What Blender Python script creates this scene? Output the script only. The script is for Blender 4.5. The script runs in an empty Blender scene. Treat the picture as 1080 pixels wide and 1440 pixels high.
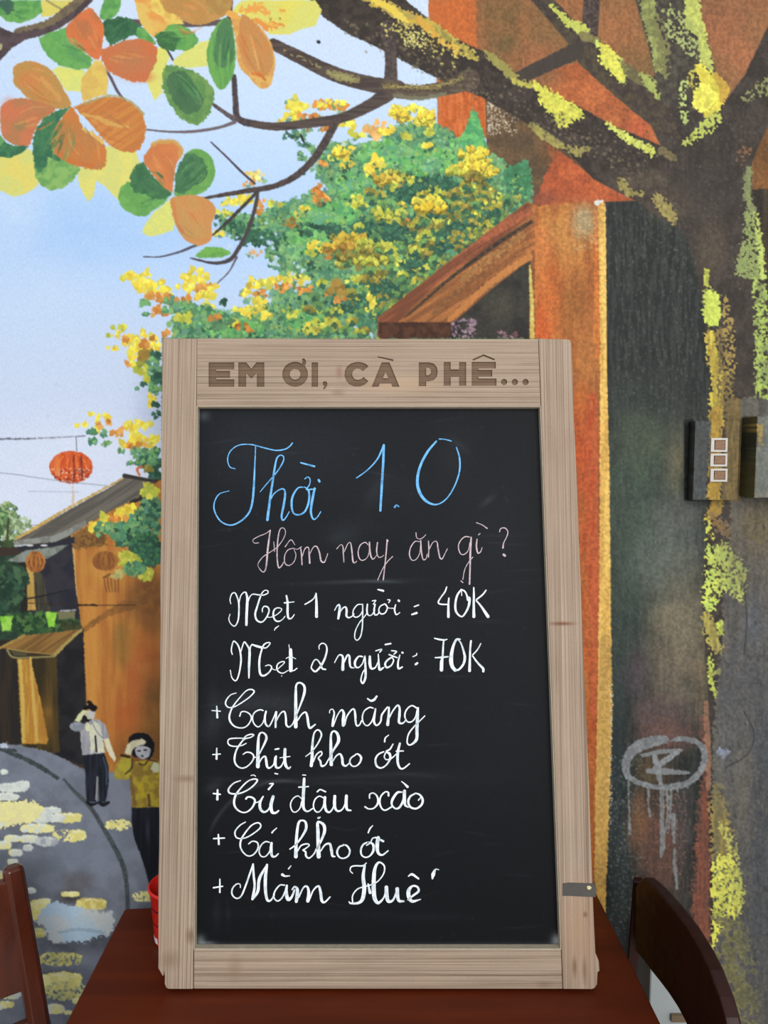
import bpy, bmesh, math, random
import numpy as np
from mathutils import Vector, Matrix
random.seed(3)
scene = bpy.context.scene
coll = scene.collection

# ------------------------------------------------------------------ camera
FPX = 1083.0                       # focal length in pixels of the 1080 x 1440 frame
PITCH = math.radians(4.75)         # looking slightly down
CAMZ = 1.395
cd = bpy.data.cameras.new('camera'); cam = bpy.data.objects.new('camera', cd); coll.objects.link(cam)
cd.sensor_fit = 'VERTICAL'; cd.sensor_height = 24.0; cd.lens = FPX / 1440 * 24.0; cd.clip_start = .01
cam.location = (0, 0, CAMZ); cam.rotation_euler = (math.radians(90) - PITCH, 0, 0)
scene.camera = cam

# ------------------------------------------------------------------ light: a bright overcast room, window behind the viewer
w = bpy.data.worlds.new('world'); scene.world = w; w.use_nodes = True
w.node_tree.nodes['Background'].inputs[0].default_value = (.90, .95, 1.0, 1)
w.node_tree.nodes['Background'].inputs[1].default_value = .58
def area(name, loc, target, sx, sy, power, col):
    ld = bpy.data.lights.new(name, 'AREA'); ld.shape = 'RECTANGLE'; ld.size = sx; ld.size_y = sy; ld.energy = power; ld.color = col
    o = bpy.data.objects.new(name, ld); coll.objects.link(o); o.location = loc
    o.rotation_euler = (Vector(target) - Vector(loc)).to_track_quat('-Z', 'Y').to_euler()
    return o
area('window_light', (.75, -2.8, 2.35), (-.1, 1.1, 1.1), 2.8, 2.2, 122, (1.0, .985, .96))
scene.view_settings.view_transform = 'Standard'; scene.view_settings.look = 'None'
scene.view_settings.gamma = 1; scene.view_settings.use_curve_mapping = False
scene.view_settings.exposure = 0.17

# ------------------------------------------------------------------ places: points of real surfaces given in units of the 1080 x 1440 survey
TABLE_Z = .75
WALL_Y = 1.11
cp, sp_ = math.cos(PITCH), math.sin(PITCH)
def ray(px, py):
    u = (px - 540) / FPX; v = -(py - 720) / FPX
    return np.array([u, cp + sp_ * v, -sp_ + cp * v])
def on_wall(px, py, d=0.0):          # point on the back wall (or d metres in front of it)
    r = ray(px, py); t = (WALL_Y - d) / r[1]
    return np.array([0, 0, CAMZ]) + r * t
def on_z(px, py, z=TABLE_Z):
    r = ray(px, py); t = (z - CAMZ) / r[2]
    return np.array([0, 0, CAMZ]) + r * t
def on_plane(px, py, p, n):
    r = ray(px, py); o = np.array([0, 0, CAMZ]); p = np.array(p); n = np.array(n)
    return o + r * (np.dot(p - o, n) / np.dot(r, n))
# ------------------------------------------------------------------ mural painting (numpy brush engine)
# The mural is painted stroke by stroke into a colour field (mural units), later carried by the wall mesh.
OX, OY = 260, 200
CW, CH = 1080 + 2 * OX, 1440 + OY + 300
rng = np.random.default_rng(7)
CAN = np.zeros((CH, CW, 3), np.float32)

def field(sx, sy, seed, octs=2):
    r = np.random.default_rng(seed)
    out = np.zeros((CH, CW), np.float32); amp = 1.0; tot = 0
    for o in range(octs):
        gx, gy = int(CW / sx) + 3, int(CH / sy) + 3
        g = r.random((gy, gx)).astype(np.float32)
        X = np.arange(CW, dtype=np.float32) / sx; Y = np.arange(CH, dtype=np.float32) / sy
        xi = X.astype(int); yi = Y.astype(int); fx = X - xi; fy = Y - yi
        fx = fx * fx * (3 - 2 * fx); fy = fy * fy * (3 - 2 * fy)
        rows = g[:, xi] * (1 - fx) + g[:, xi + 1] * fx
        out += amp * (rows[yi] * (1 - fy)[:, None] + rows[yi + 1] * fy[:, None]); tot += amp
        amp *= .5; sx = max(1.3, sx / 2); sy = max(1.3, sy / 2)
    out /= tot
    return np.clip((out - .5) * 1.9 + .5, 0, 1)
NF = {'n3': field(3, 3, 1, 2), 'n8': field(8, 8, 2, 3), 'n20': field(20, 20, 3, 3), 'n60': field(60, 60, 4, 4),
      'v': field(3, 24, 5, 2), 'v2': field(7, 70, 6, 3), 'h': field(24, 3, 7, 2), 'd': None}
_dd = field(4, 4, 8, 1)
# diagonal streaks (for roofs): shear a horizontal streak field
_h = field(60, 4, 9, 2)
_s = np.empty_like(_h)
for _i in range(CW):
    _s[:, _i] = np.roll(_h[:, _i], -int(_i * 0.66))
NF['d'] = _s

def C(c): return np.array(c, np.float32) / 255.0

def cr(pts, n=8, closed=False):
    P = np.array(pts, float)
    if len(P) < 3: return P
    if closed: P = np.vstack([P[-1], P, P[0], P[1]])
    else: P = np.vstack([2 * P[0] - P[1], P, 2 * P[-1] - P[-2]])
    out = []
    t = np.linspace(0, 1, n, endpoint=False)[:, None]
    for i in range(1, len(P) - 2):
        a, b, c, d = P[i - 1], P[i], P[i + 1], P[i + 2]
        out.append(.5 * ((2 * b) + (-a + c) * t + (2 * a - 5 * b + 4 * c - d) * t ** 2 + (-a + 3 * b - 3 * c + d) * t ** 3))
    out = np.vstack(out)
    if not closed: out = np.vstack([out, P[-2]])
    return out

def _box(x0, y0, x1, y1):
    x0 = max(int(x0) + OX, 0); y0 = max(int(y0) + OY, 0); x1 = min(int(x1) + OX + 1, CW); y1 = min(int(y1) + OY + 1, CH)
    return x0, y0, x1, y1

def _blend(bx, m, col, col2, nz, lo=.25, hi=.75):
    x0, y0, x1, y1 = bx
    A = C(col)[None, None, :]
    if col2 is not None:
        k = np.clip((NF[nz][y0:y1, x0:x1] - lo) / (hi - lo), 0, 1)[..., None]
        A = A * (1 - k) + C(col2) * k
    s = CAN[y0:y1, x0:x1]
    s += (A - s) * m[..., None]

def poly(pts, col, col2=None, nz='n8', rough=0, soft=.8, alpha=1.0, smooth=False, speck=None, rn='n3', lo=.25, hi=.75):
    P = cr(pts, 8, True) if smooth else np.array(pts, float)
    pad = 4 + rough + soft * 2
    bx = _box(P[:, 0].min() - pad, P[:, 1].min() - pad, P[:, 0].max() + pad, P[:, 1].max() + pad)
    x0, y0, x1, y1 = bx
    if x1 <= x0 or y1 <= y0: return
    X = np.arange(x0, x1, dtype=np.float32)[None, :] - OX; Y = np.arange(y0, y1, dtype=np.float32)[:, None] - OY
    ins = np.zeros((y1 - y0, x1 - x0), bool); dd = np.full(ins.shape, 1e9, np.float32)
    n = len(P)
    for i in range(n):
        ax, ay = P[i]; bx_, by_ = P[(i + 1) % n]
        if ay != by_:
            c = (Y >= min(ay, by_)) & (Y < max(ay, by_)) & (X < ax + (Y - ay) * (bx_ - ax) / (by_ - ay))
            ins ^= c
        ex, ey = bx_ - ax, by_ - ay; L = ex * ex + ey * ey
        if L < 1e-9: continue
        t = np.clip(((X - ax) * ex + (Y - ay) * ey) / L, 0, 1)
        d2 = (X - ax - t * ex) ** 2 + (Y - ay - t * ey) ** 2
        np.minimum(dd, d2, out=dd)
    sd = np.where(ins, 1, -1) * np.sqrt(dd)
    if rough: sd = sd + (NF[rn][y0:y1, x0:x1] - .5) * (1.3 if rough <= 2 else 2) * rough
    m = np.clip(sd / (2 * soft) + .5, 0, 1) * alpha
    if speck is not None:
        f, th = speck
        m = m * np.clip((NF[f][y0:y1, x0:x1] - th) * 6, 0, 1)
    _blend(bx, m, col, col2, nz, lo, hi)

def stroke(pts, w, col, col2=None, nz='n3', rough=0, soft=.7, alpha=1.0, smooth=True, speck=None):
    P = cr(pts, 6) if (smooth and len(pts) > 2) else np.array(pts, float)
    n = len(P)
    if np.isscalar(w): W = np.full(n, w / 2.0)
    else:
        W = np.interp(np.linspace(0, 1, n), np.linspace(0, 1, len(w)), np.array(w, float) / 2)
    pad = W.max() + 3 + rough + soft * 2
    bx = _box(P[:, 0].min() - pad, P[:, 1].min() - pad, P[:, 0].max() + pad, P[:, 1].max() + pad)
    x0, y0, x1, y1 = bx
    if x1 <= x0 or y1 <= y0: return
    X = np.arange(x0, x1, dtype=np.float32)[None, :] - OX; Y = np.arange(y0, y1, dtype=np.float32)[:, None] - OY
    sd = np.full((y1 - y0, x1 - x0), -1e9, np.float32)
    for i in range(n - 1):
        ax, ay = P[i]; ex, ey = P[i + 1] - P[i]; L = ex * ex + ey * ey + 1e-9
        t = np.clip(((X - ax) * ex + (Y - ay) * ey) / L, 0, 1)
        d = np.sqrt((X - ax - t * ex) ** 2 + (Y - ay - t * ey) ** 2)
        np.maximum(sd, (W[i] * (1 - t) + W[i + 1] * t) - d, out=sd)
    if rough: sd = sd + (NF['n3'][y0:y1, x0:x1] - .5) * (1.3 if rough <= 2 else 2) * rough
    m = np.clip(sd / (2 * soft) + .5, 0, 1) * alpha
    if speck is not None:
        f, th = speck
        m = m * np.clip((NF[f][y0:y1, x0:x1] - th) * 6, 0, 1)
    _blend(bx, m, col, col2, nz)

def ell(cx, cy, rx, ry, col, col2=None, ang=0, **k):
    a = np.linspace(0, 2 * math.pi, 18, endpoint=False); ca, sa = math.cos(math.radians(ang)), math.sin(math.radians(ang))
    x = rx * np.cos(a); y = ry * np.sin(a)
    poly(np.stack([cx + x * ca - y * sa, cy + x * sa + y * ca], 1), col, col2, **k)

def glow(cx, cy, rx, ry, col, alpha=.7):
    """soft blended passage of colour (wet-in-wet)"""
    bx = _box(cx - 2.2 * rx, cy - 2.2 * ry, cx + 2.2 * rx, cy + 2.2 * ry); x0, y0, x1, y1 = bx
    if x1 <= x0 or y1 <= y0: return
    X = np.arange(x0, x1, dtype=np.float32)[None, :] - OX; Y = np.arange(y0, y1, dtype=np.float32)[:, None] - OY
    r = ((X - cx) / rx) ** 2 + ((Y - cy) / ry) ** 2
    m = np.exp(-r ** 1.6 * .8) * (.85 + .5 * (NF['n20'][y0:y1, x0:x1] - .5)) * alpha
    _blend(bx, np.clip(m, 0, 1), col, None, 'n8')

# --- small dabs, stamped from prepared brush shapes
def _stamp(rx, ry, ang, seed):
    R = int(max(rx, ry) + 3); r = np.random.default_rng(seed)
    y, x = np.mgrid[-R:R + 1, -R:R + 1].astype(np.float32)
    ca, sa = math.cos(ang), math.sin(ang)
    u = (x * ca + y * sa) / rx; v = (-x * sa + y * ca) / ry
    th = np.arctan2(v, u); wob = 1 + .16 * np.sin(3 * th + r.random() * 6) + .1 * np.sin(5 * th + r.random() * 6)
    d = (wob - np.sqrt(u * u + v * v)) * min(rx, ry)
    return np.clip(d + .5, 0, 1), R
STAMPS = {}
def dab(x, y, r, col, alpha=1.0, asp=.8, ang=None):
    k = rng.integers(0, 6); rr = max(1.2, round(r * 2) / 2)
    key = (rr, asp, int(k), ang)
    if key not in STAMPS:
        STAMPS[key] = _stamp(rr, rr * asp, (k * .52 if ang is None else ang), int(k) + 11)
    m, R = STAMPS[key]
    xi = int(round(x)) + OX - R; yi = int(round(y)) + OY - R
    if xi < 0 or yi < 0 or xi + 2 * R + 1 > CW or yi + 2 * R + 1 > CH: return
    s = CAN[yi:yi + 2 * R + 1, xi:xi + 2 * R + 1]
    s += (col - s) * (m * alpha)[..., None]

def dabs(cx, cy, rx, ry, n, r, cols, hl=None, alpha=.95, fall=.75, jit=.06, asp=.8):
    cols = [C(c) for c in cols]
    for i in range(int(n)):
        a = rng.random() * 6.283; q = rng.random() ** fall
        x = cx + rx * q * math.cos(a); y = cy + ry * q * math.sin(a)
        c = cols[rng.integers(0, len(cols))] * (1 + jit * rng.normal())
        rr = r * (.7 + .6 * rng.random())
        dab(x, y, rr, np.clip(c, 0, 1), alpha, asp)
        if hl is not None and rng.random() < .6:
            dab(x - rr * .2, y - rr * .35, rr * .6, np.clip(C(hl) * (1 + jit * rng.normal()), 0, 1), .8, asp)

# ================= sky
Yc = np.arange(CH, dtype=np.float32) - OY
ks = [-200, 0, 150, 250, 330, 400, 470, 600, 700, 1900]
sk = np.array([[214, 226, 243], [208, 223, 244], [201, 222, 248], [190, 216, 248], [181, 210, 247], [192, 216, 247], [200, 217, 243], [208, 219, 241], [220, 228, 246], [220, 228, 246]], float) / 255
for c in range(3):
    CAN[:, :, c] = np.interp(Yc, ks, sk[:, c])[:, None]
glow(120, 320, 130, 55, (166, 202, 245), .5); glow(40, 430, 90, 60, (200, 220, 246), .6); glow(20, 90, 60, 80, (200, 220, 248), .6)
glow(215, 560, 30, 60, (190, 203, 232), .5); glow(100, 640, 120, 50, (220, 229, 247), .7); glow(0, 300, 60, 60, (198, 220, 248), .8)  # the first glow paints the sign's soft shadow into the sky
glow(520, 90, 90, 60, (206, 222, 245), .5)
for _ in range(60):
    x, y = rng.random() * 600, rng.random() * 640
    dab(x, y, 1.3 + rng.random() * 2, C((178, 190, 222)), .25)

# ================= building at the top right (behind the big tree)
BR, BR2 = (128, 97, 62), (158, 102, 66)
poly([(598, -200), (1400, -200), (1400, 285), (745, 292), (745, 260), (700, 225), (683, 190), (616, 190), (614, 110), (604, 60)], BR, BR2, nz='n60', rough=1)
poly([(598, -200), (668, -200), (671, 60), (680, 90), (684, 192), (617, 192), (615, 110), (604, 60)], (190, 116, 68), (198, 106, 54), nz='n60', rough=1)
poly([(617, 128), (681, 128), (684, 194), (617, 194)], (197, 98, 46), (205, 112, 60), nz='v', rough=.6)
glow(705, 40, 30, 60, (108, 90, 55), .8); glow(800, 30, 60, 40, (152, 104, 66), .5); glow(1050, 50, 70, 70, (168, 108, 74), .8)
glow(1000, 20, 60, 40, (140, 92, 64), .6); glow(870, 40, 40, 60, (160, 108, 68), .7)
poly([(683, 128), (700, 130), (770, 190), (835, 250), (893, 282), (760, 292), (745, 270), (700, 228), (684, 215)], (108, 84, 58), (92, 74, 54), nz='n20', rough=1)
poly([(765, 200), (800, 222), (840, 254), (893, 282), (800, 290), (748, 290), (760, 262), (776, 225)], (192, 98, 56), (170, 84, 50), nz='n20', rough=2)
glow(755, 278, 22, 14, (95, 62, 58), .7); glow(770, 210, 14, 20, (120, 84, 52), .7)
poly([(740, 108), (815, 88), (870, 130), (913, 172), (929, 206), (860, 178), (800, 148)], (190, 108, 62), (166, 92, 54), nz='n20', rough=1)
glow(765, 112, 25, 18, (132, 96, 66), .8); glow(900, 180, 18, 14, (196, 96, 64), .7)
poly([(1056, 130), (1400, 100), (1400, 268), (1060, 268)], (134, 90, 50), (112, 76, 44), nz='n60', rough=1)
poly([(1056, 266), (1400, 264), (1400, 560), (1075, 560)], (48, 42, 36), (70, 60, 48), nz='v2', rough=2)
for _ in range(260):
    x, y = 686 + rng.random() ** 1.5 * 40, 130 + rng.random() * 60
    dab(x, y, 1.2, C((225, 215, 195)), .6)

# ================= foliage of the yellow-green tree
G = [(84, 140, 106), (106, 156, 104), (70, 122, 94), (128, 170, 110), (98, 146, 120), (92, 134, 92)]
GD = [(52, 94, 76), (60, 108, 84), (46, 82, 66)]
YL = [(240, 218, 74), (234, 202, 70), (226, 216, 84)]
YG = [(196, 196, 72), (170, 180, 70), (208, 206, 84)]
OL = [(146, 134, 62), (126, 120, 54), (164, 146, 64)]
OR = [(212, 140, 62), (224, 160, 80), (196, 124, 56)]
def mass(L, cols, dens=.030, r=5, hl=None):
    for (cx, cy, rx, ry) in L:
        dabs(cx, cy, rx, ry, math.pi * rx * ry * dens, r, cols, hl, fall=.6)
MAIN = [(590, 215, 55, 42), (655, 240, 55, 32), (700, 262, 40, 25), (728, 272, 18, 28), (520, 245, 62, 42), (480, 232, 36, 30), (560, 300, 110, 62), (650, 310, 70, 52),
        (455, 310, 62, 38), (395, 315, 38, 22), (350, 318, 38, 14), (425, 362, 50, 28), (520, 380, 84, 62), (480, 440, 80, 42), (400, 455, 66, 26), (420, 425, 40, 28),
        (330, 458, 60, 20), (275, 458, 38, 20), (600, 360, 50, 40), (555, 430, 30, 45)]
for (cx, cy, rx, ry) in MAIN: dabs(cx, cy, rx * 1.02, ry * 1.02, rx * ry * .05, 6, [(132, 180, 140), (110, 165, 130)], None, alpha=.6, fall=.5)
mass(MAIN, G, .05, 5.2, (128, 182, 120))
mass([(600, 270, 50, 22), (620, 300, 35, 20), (560, 330, 60, 25), (640, 325, 40, 22), (520, 320, 30, 15), (460, 330, 30, 14), (680, 285, 30, 14), (600, 370, 30, 26), (540, 400, 30, 20), (560, 450, 28, 28), (500, 425, 35, 15), (430, 325, 20, 10), (360, 335, 30, 10), (330, 320, 15, 8)], GD, .055, 4.6, (70, 130, 92))
mass([(540, 215, 35, 18), (590, 225, 28, 20), (500, 262, 30, 18), (455, 300, 40, 14), (430, 340, 34, 18), (620, 225, 24, 16), (480, 300, 24, 14), (650, 205, 16, 12), (330, 462, 40, 12), (430, 450, 30, 14)], [(104, 174, 96), (88, 160, 104), (124, 184, 108)], .05, 5, (140, 196, 110))
dabs(665, 300, 60, 40, 200, 5, [(78, 112, 74), (96, 124, 70), (60, 96, 70), (120, 132, 66)], (150, 156, 78), alpha=.75); dabs(600, 400, 60, 50, 160, 5, [(78, 112, 74), (60, 96, 74), (110, 124, 68)], (140, 150, 76), alpha=.7)
poly([(643, 205), (655, 178), (664, 152), (671, 158), (678, 180), (686, 210), (680, 226), (640, 226)], (112, 190, 110), (84, 160, 104), rough=2)
poly([(712, 240), (735, 226), (745, 234), (748, 262), (742, 282), (712, 262)], (66, 124, 84), (76, 136, 96), rough=3, smooth=True)
CL = [  # clusters: x, y, rx, ry, palette, size
 (415, 155, 18, 18, YL, 5), (405, 170, 12, 6, YL, 4), (440, 165, 26, 6, OR, 4), (465, 148, 24, 7, OR, 5), (468, 145, 20, 6, YL, 4), (490, 174, 11, 9, YL, 5), (455, 180, 26, 5, OR, 3.5),
 (484, 214, 14, 11, YL, 5.5), (488, 230, 8, 8, YL, 4.5), (470, 222, 8, 5, YL, 4), (455, 230, 6, 5, OR, 3.5), (500, 190, 14, 6, YG, 4), (530, 183, 20, 13, [(236, 190, 120), (228, 170, 96)], 4.5), (545, 186, 10, 7, YL, 5),
 (562, 157, 11, 10, YL, 5.5), (566, 166, 8, 5, OR, 4), (581, 151, 8, 6, YL, 4.5), (598, 156, 9, 9, YL, 5.5), (588, 170, 14, 6, YL, 4), (605, 172, 8, 14, YL, 5), (604, 184, 10, 8, YG, 4),
 (601, 204, 8, 5, YL, 4.5), (572, 193, 7, 5, YG, 4), (528, 230, 14, 12, YL, 5), (520, 242, 8, 6, YL, 4), (556, 250, 20, 9, OL, 5), (546, 256, 20, 8, OR, 4), (570, 252, 14, 6, YG, 4), (548, 262, 14, 7, YG, 4.5),
 (447, 272, 14, 14, OR, 4), (455, 283, 10, 7, OR, 3.5), (432, 294, 8, 5, YL, 4.5), (422, 300, 7, 4, YL, 4), (411, 312, 12, 10, [(176, 130, 62), (160, 118, 56)], 4), (500, 285, 12, 10, YG, 4.5), (520, 270, 8, 6, YG, 4),
 (590, 282, 13, 6, YL, 4.5), (602, 288, 16, 7, YL, 5), (610, 280, 10, 5, YL, 4), (655, 222, 14, 5, YL, 5), (672, 232, 16, 8, YL, 5.5), (652, 240, 14, 6, YL, 5), (688, 242, 10, 9, YL, 5), (675, 218, 8, 5, YG, 5), (636, 238, 8, 6, YG, 4), (662, 246, 12, 7, OR, 4),
 (650, 268, 18, 9, OL, 5), (658, 264, 12, 6, YG, 4), (690, 270, 14, 6, OL, 4.5), (700, 278, 14, 5, YG, 4), (728, 278, 8, 5, OL, 4), (690, 288, 16, 6, OL, 4.5), (550, 300, 20, 9, YG, 4.5), (565, 310, 14, 8, OR, 4), (540, 290, 12, 8, YG, 4),
 (620, 310, 14, 9, YG, 4.5), (600, 318, 22, 8, OL, 5), (575, 318, 20, 7, OL, 5), (590, 335, 22, 8, YG, 4.5), (660, 325, 16, 7, YG, 4.5), (640, 340, 20, 8, OL, 4.5), (614, 300, 14, 6, OR, 4),
 (492, 338, 26, 10, [(206, 172, 62), (188, 156, 58)], 5), (470, 356, 24, 8, [(186, 128, 58), (170, 116, 54)], 4.5), (520, 350, 22, 9, YG, 5), (505, 368, 34, 10, OL, 5), (545, 345, 16, 8, YG, 4.5), (444, 346, 14, 6, YL, 4.5), (438, 356, 10, 5, YG, 4.5),
 (560, 365, 20, 9, YG, 4.5), (580, 350, 16, 8, OL, 4.5), (530, 385, 22, 9, OL, 4.5), (480, 408, 20, 14, [(176, 136, 60), (150, 122, 56)], 5), (470, 420, 18, 8, OR, 3.5), (500, 395, 14, 8, YG, 4), (600, 345, 18, 8, OL, 4.5),
 (516, 408, 7, 4, YL, 4), (524, 420, 8, 8, YL, 4.5), (522, 438, 6, 12, YL, 4), (450, 458, 22, 8, YG, 4.5), (470, 462, 16, 6, YL, 4), (434, 462, 14, 6, YL, 4), (360, 396, 14, 8, YL, 5), (382, 394, 14, 7, YL, 5), (412, 392, 20, 7, YL, 5),
 (400, 404, 22, 6, OR, 4), (375, 405, 10, 6, YG, 4), (345, 412, 8, 8, YL, 4.5), (362, 424, 10, 10, YL, 5), (365, 412, 12, 6, OR, 3.5), (350, 438, 16, 8, YL, 4.5), (330, 455, 14, 6, YL, 4), (372, 440, 12, 12, YL, 4), (346, 462, 16, 6, OR, 4), (430, 408, 20, 6, OR, 4),
 (410, 440, 16, 8, YG, 4), (345, 280, 22, 8, YL, 3.6), (320, 284, 16, 6, YL, 3.6), (318, 300, 14, 8, YG, 3.6), (365, 292, 8, 14, OR, 4), (388, 286, 10, 5, YG, 4), (360, 247, 13, 10, [(232, 216, 120), (226, 196, 110)], 3.6), (350, 258, 14, 5, OR, 3),
 (312, 328, 10, 4, YL, 3.5), (352, 356, 18, 4, [(220, 180, 130), (210, 170, 120)], 3)]
for (x, y, rx, ry, pal, r) in CL:
    hl = (245, 232, 100) if pal is YL else ((214, 214, 90) if pal in (YG, OL) else None)
    dabs(x, y + 4, rx * 1.05, ry * 1.05, max(3, rx * ry * .035), r * .9, GD if x > 430 and y > 200 else G, None, alpha=.7, fall=.9)
    dabs(x, y, rx, ry, max(6, rx * ry * .085), r, pal, hl, fall=.8, jit=.09)
for (x, y, n) in [(430, 205, 10), (425, 222, 8), (448, 212, 8), (425, 300, 8), (395, 345, 14), (380, 350, 10), (400, 335, 10), (440, 375, 12), (310, 310, 8), (335, 330, 14), (436, 240, 4), (410, 192, 10), (425, 188, 8)]:
    dabs(x, y, 12, 8, n, 3.4, G + GD, None, alpha=.85)
for _ in range(650):   # fine dark and light touches inside the crown
    cx, cy, rx, ry = MAIN[rng.integers(0, len(MAIN))]
    a = rng.random() * 6.28; q = rng.random() ** .6
    x = cx + rx * q * math.cos(a); y = cy + ry * q * math.sin(a)
    dab(x, y, 1.5 + rng.random() * 1.6, C([(38, 78, 58), (120, 180, 110), (178, 190, 84), (60, 110, 80), (92, 150, 100)][rng.integers(0, 5)]), .75)
for _ in range(190):    # small lit sprays over dark gaps, each spray a short arc of touches
    cx, cy, rx, ry = [(570, 300, 90, 50), (640, 310, 60, 40), (520, 385, 70, 55), (590, 360, 45, 40), (480, 440, 70, 35), (650, 280, 70, 25), (560, 430, 20, 40)][rng.integers(0, 7)]
    a = rng.random() * 6.28; q = rng.random() ** .5; x = cx + rx * q * math.cos(a); y = cy + ry * q * math.sin(a)
    if y > 470 - (x - 500) * .78 + 8 and x > 530: continue
    dab(x + 1, y + 5, 6.5, C(GD[rng.integers(0, 3)]), .8)
    c = [YG, OL, [(186, 176, 66), (160, 150, 62)], [(108, 150, 84), (92, 138, 88)], [(120, 160, 84), (104, 150, 90)]][rng.integers(0, 5)]
    for k in range(5):
        t = math.pi * (1 + k / 4); dab(x + 6 * math.cos(t), y + 3 + 4 * math.sin(t) + rng.normal() * .6, 3 + rng.random(), np.clip(C(c[rng.integers(0, len(c))]) * (1 + .08 * rng.normal()), 0, 1), .95)
for _ in range(70):     # chinks of sky near the rim
    x, y = [(400, 200), (480, 200), (380, 370), (330, 345), (310, 430), (420, 395), (370, 330)][rng.integers(0, 7)]
    dab(x + rng.normal() * 16, y + rng.normal() * 10, 1.6 + rng.random() * 2, C((196, 218, 240)), .8)
for (x, y, rx, ry) in [(618, 296, 22, 10), (560, 328, 26, 9), (650, 318, 18, 8), (526, 318, 16, 7), (585, 372, 16, 10), (540, 404, 20, 8), (560, 452, 16, 16), (468, 322, 16, 6), (600, 262, 16, 6), (690, 300, 14, 5), (430, 330, 12, 5), (500, 428, 18, 5), (625, 345, 14, 8)]:
    dabs(x, y, rx, ry, rx * ry * .10, 4, [(42, 80, 66), (50, 90, 70), (58, 102, 80)], (80, 130, 100), fall=.6)
for (x, y, rx, ry) in [(560, 215, 22, 9), (600, 232, 20, 9), (500, 258, 18, 8), (452, 305, 20, 7), (470, 268, 12, 7), (640, 212, 14, 6), (410, 350, 20, 7)]:
    dabs(x, y, rx, ry, rx * ry * .09, 4.6, [(112, 172, 118), (98, 160, 124), (132, 182, 112)], (150, 196, 130), fall=.6)
for (x, y, rx, ry, n, pal) in [(660, 214, 26, 7, 16, YL), (668, 226, 26, 7, 20, YL), (650, 234, 26, 6, 16, YL), (684, 240, 16, 9, 14, YL), (640, 240, 14, 6, 8, YG), (668, 248, 18, 6, 10, OL), (602, 284, 22, 6, 16, YL), (606, 292, 20, 5, 12, [(232, 196, 56)]),
        (500, 334, 24, 7, 16, [(216, 186, 66), (200, 170, 62)]), (480, 346, 26, 7, 14, [(188, 138, 60), (206, 172, 64)]), (520, 346, 22, 8, 14, YG), (505, 358, 34, 9, 22, OL), (520, 366, 26, 6, 12, YG), (540, 300, 22, 7, 12, YG), (540, 250, 20, 7, 12, [(196, 168, 66), (210, 184, 70)]), (480, 214, 12, 9, 10, YL), (562, 160, 12, 9, 8, YL), (600, 164, 12, 10, 10, YL)]:
    for i in range(n):
        a = rng.random() * 6.28; q = rng.random() ** .6; X1, Y1 = x + rx * q * math.cos(a), y + ry * q * math.sin(a); c = C(pal[rng.integers(0, len(pal))]) * (1 + .05 * rng.normal())
        dab(X1, Y1 + 2.5, 5, np.clip(c * .62, 0, 1), .75, .7); dab(X1, Y1, 4.6, np.clip(c, 0, 1), .95, .7); dab(X1 - 1, Y1 - 1.4, 2.4, np.clip(c * 1.1, 0, 1), .7, .7)
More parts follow.
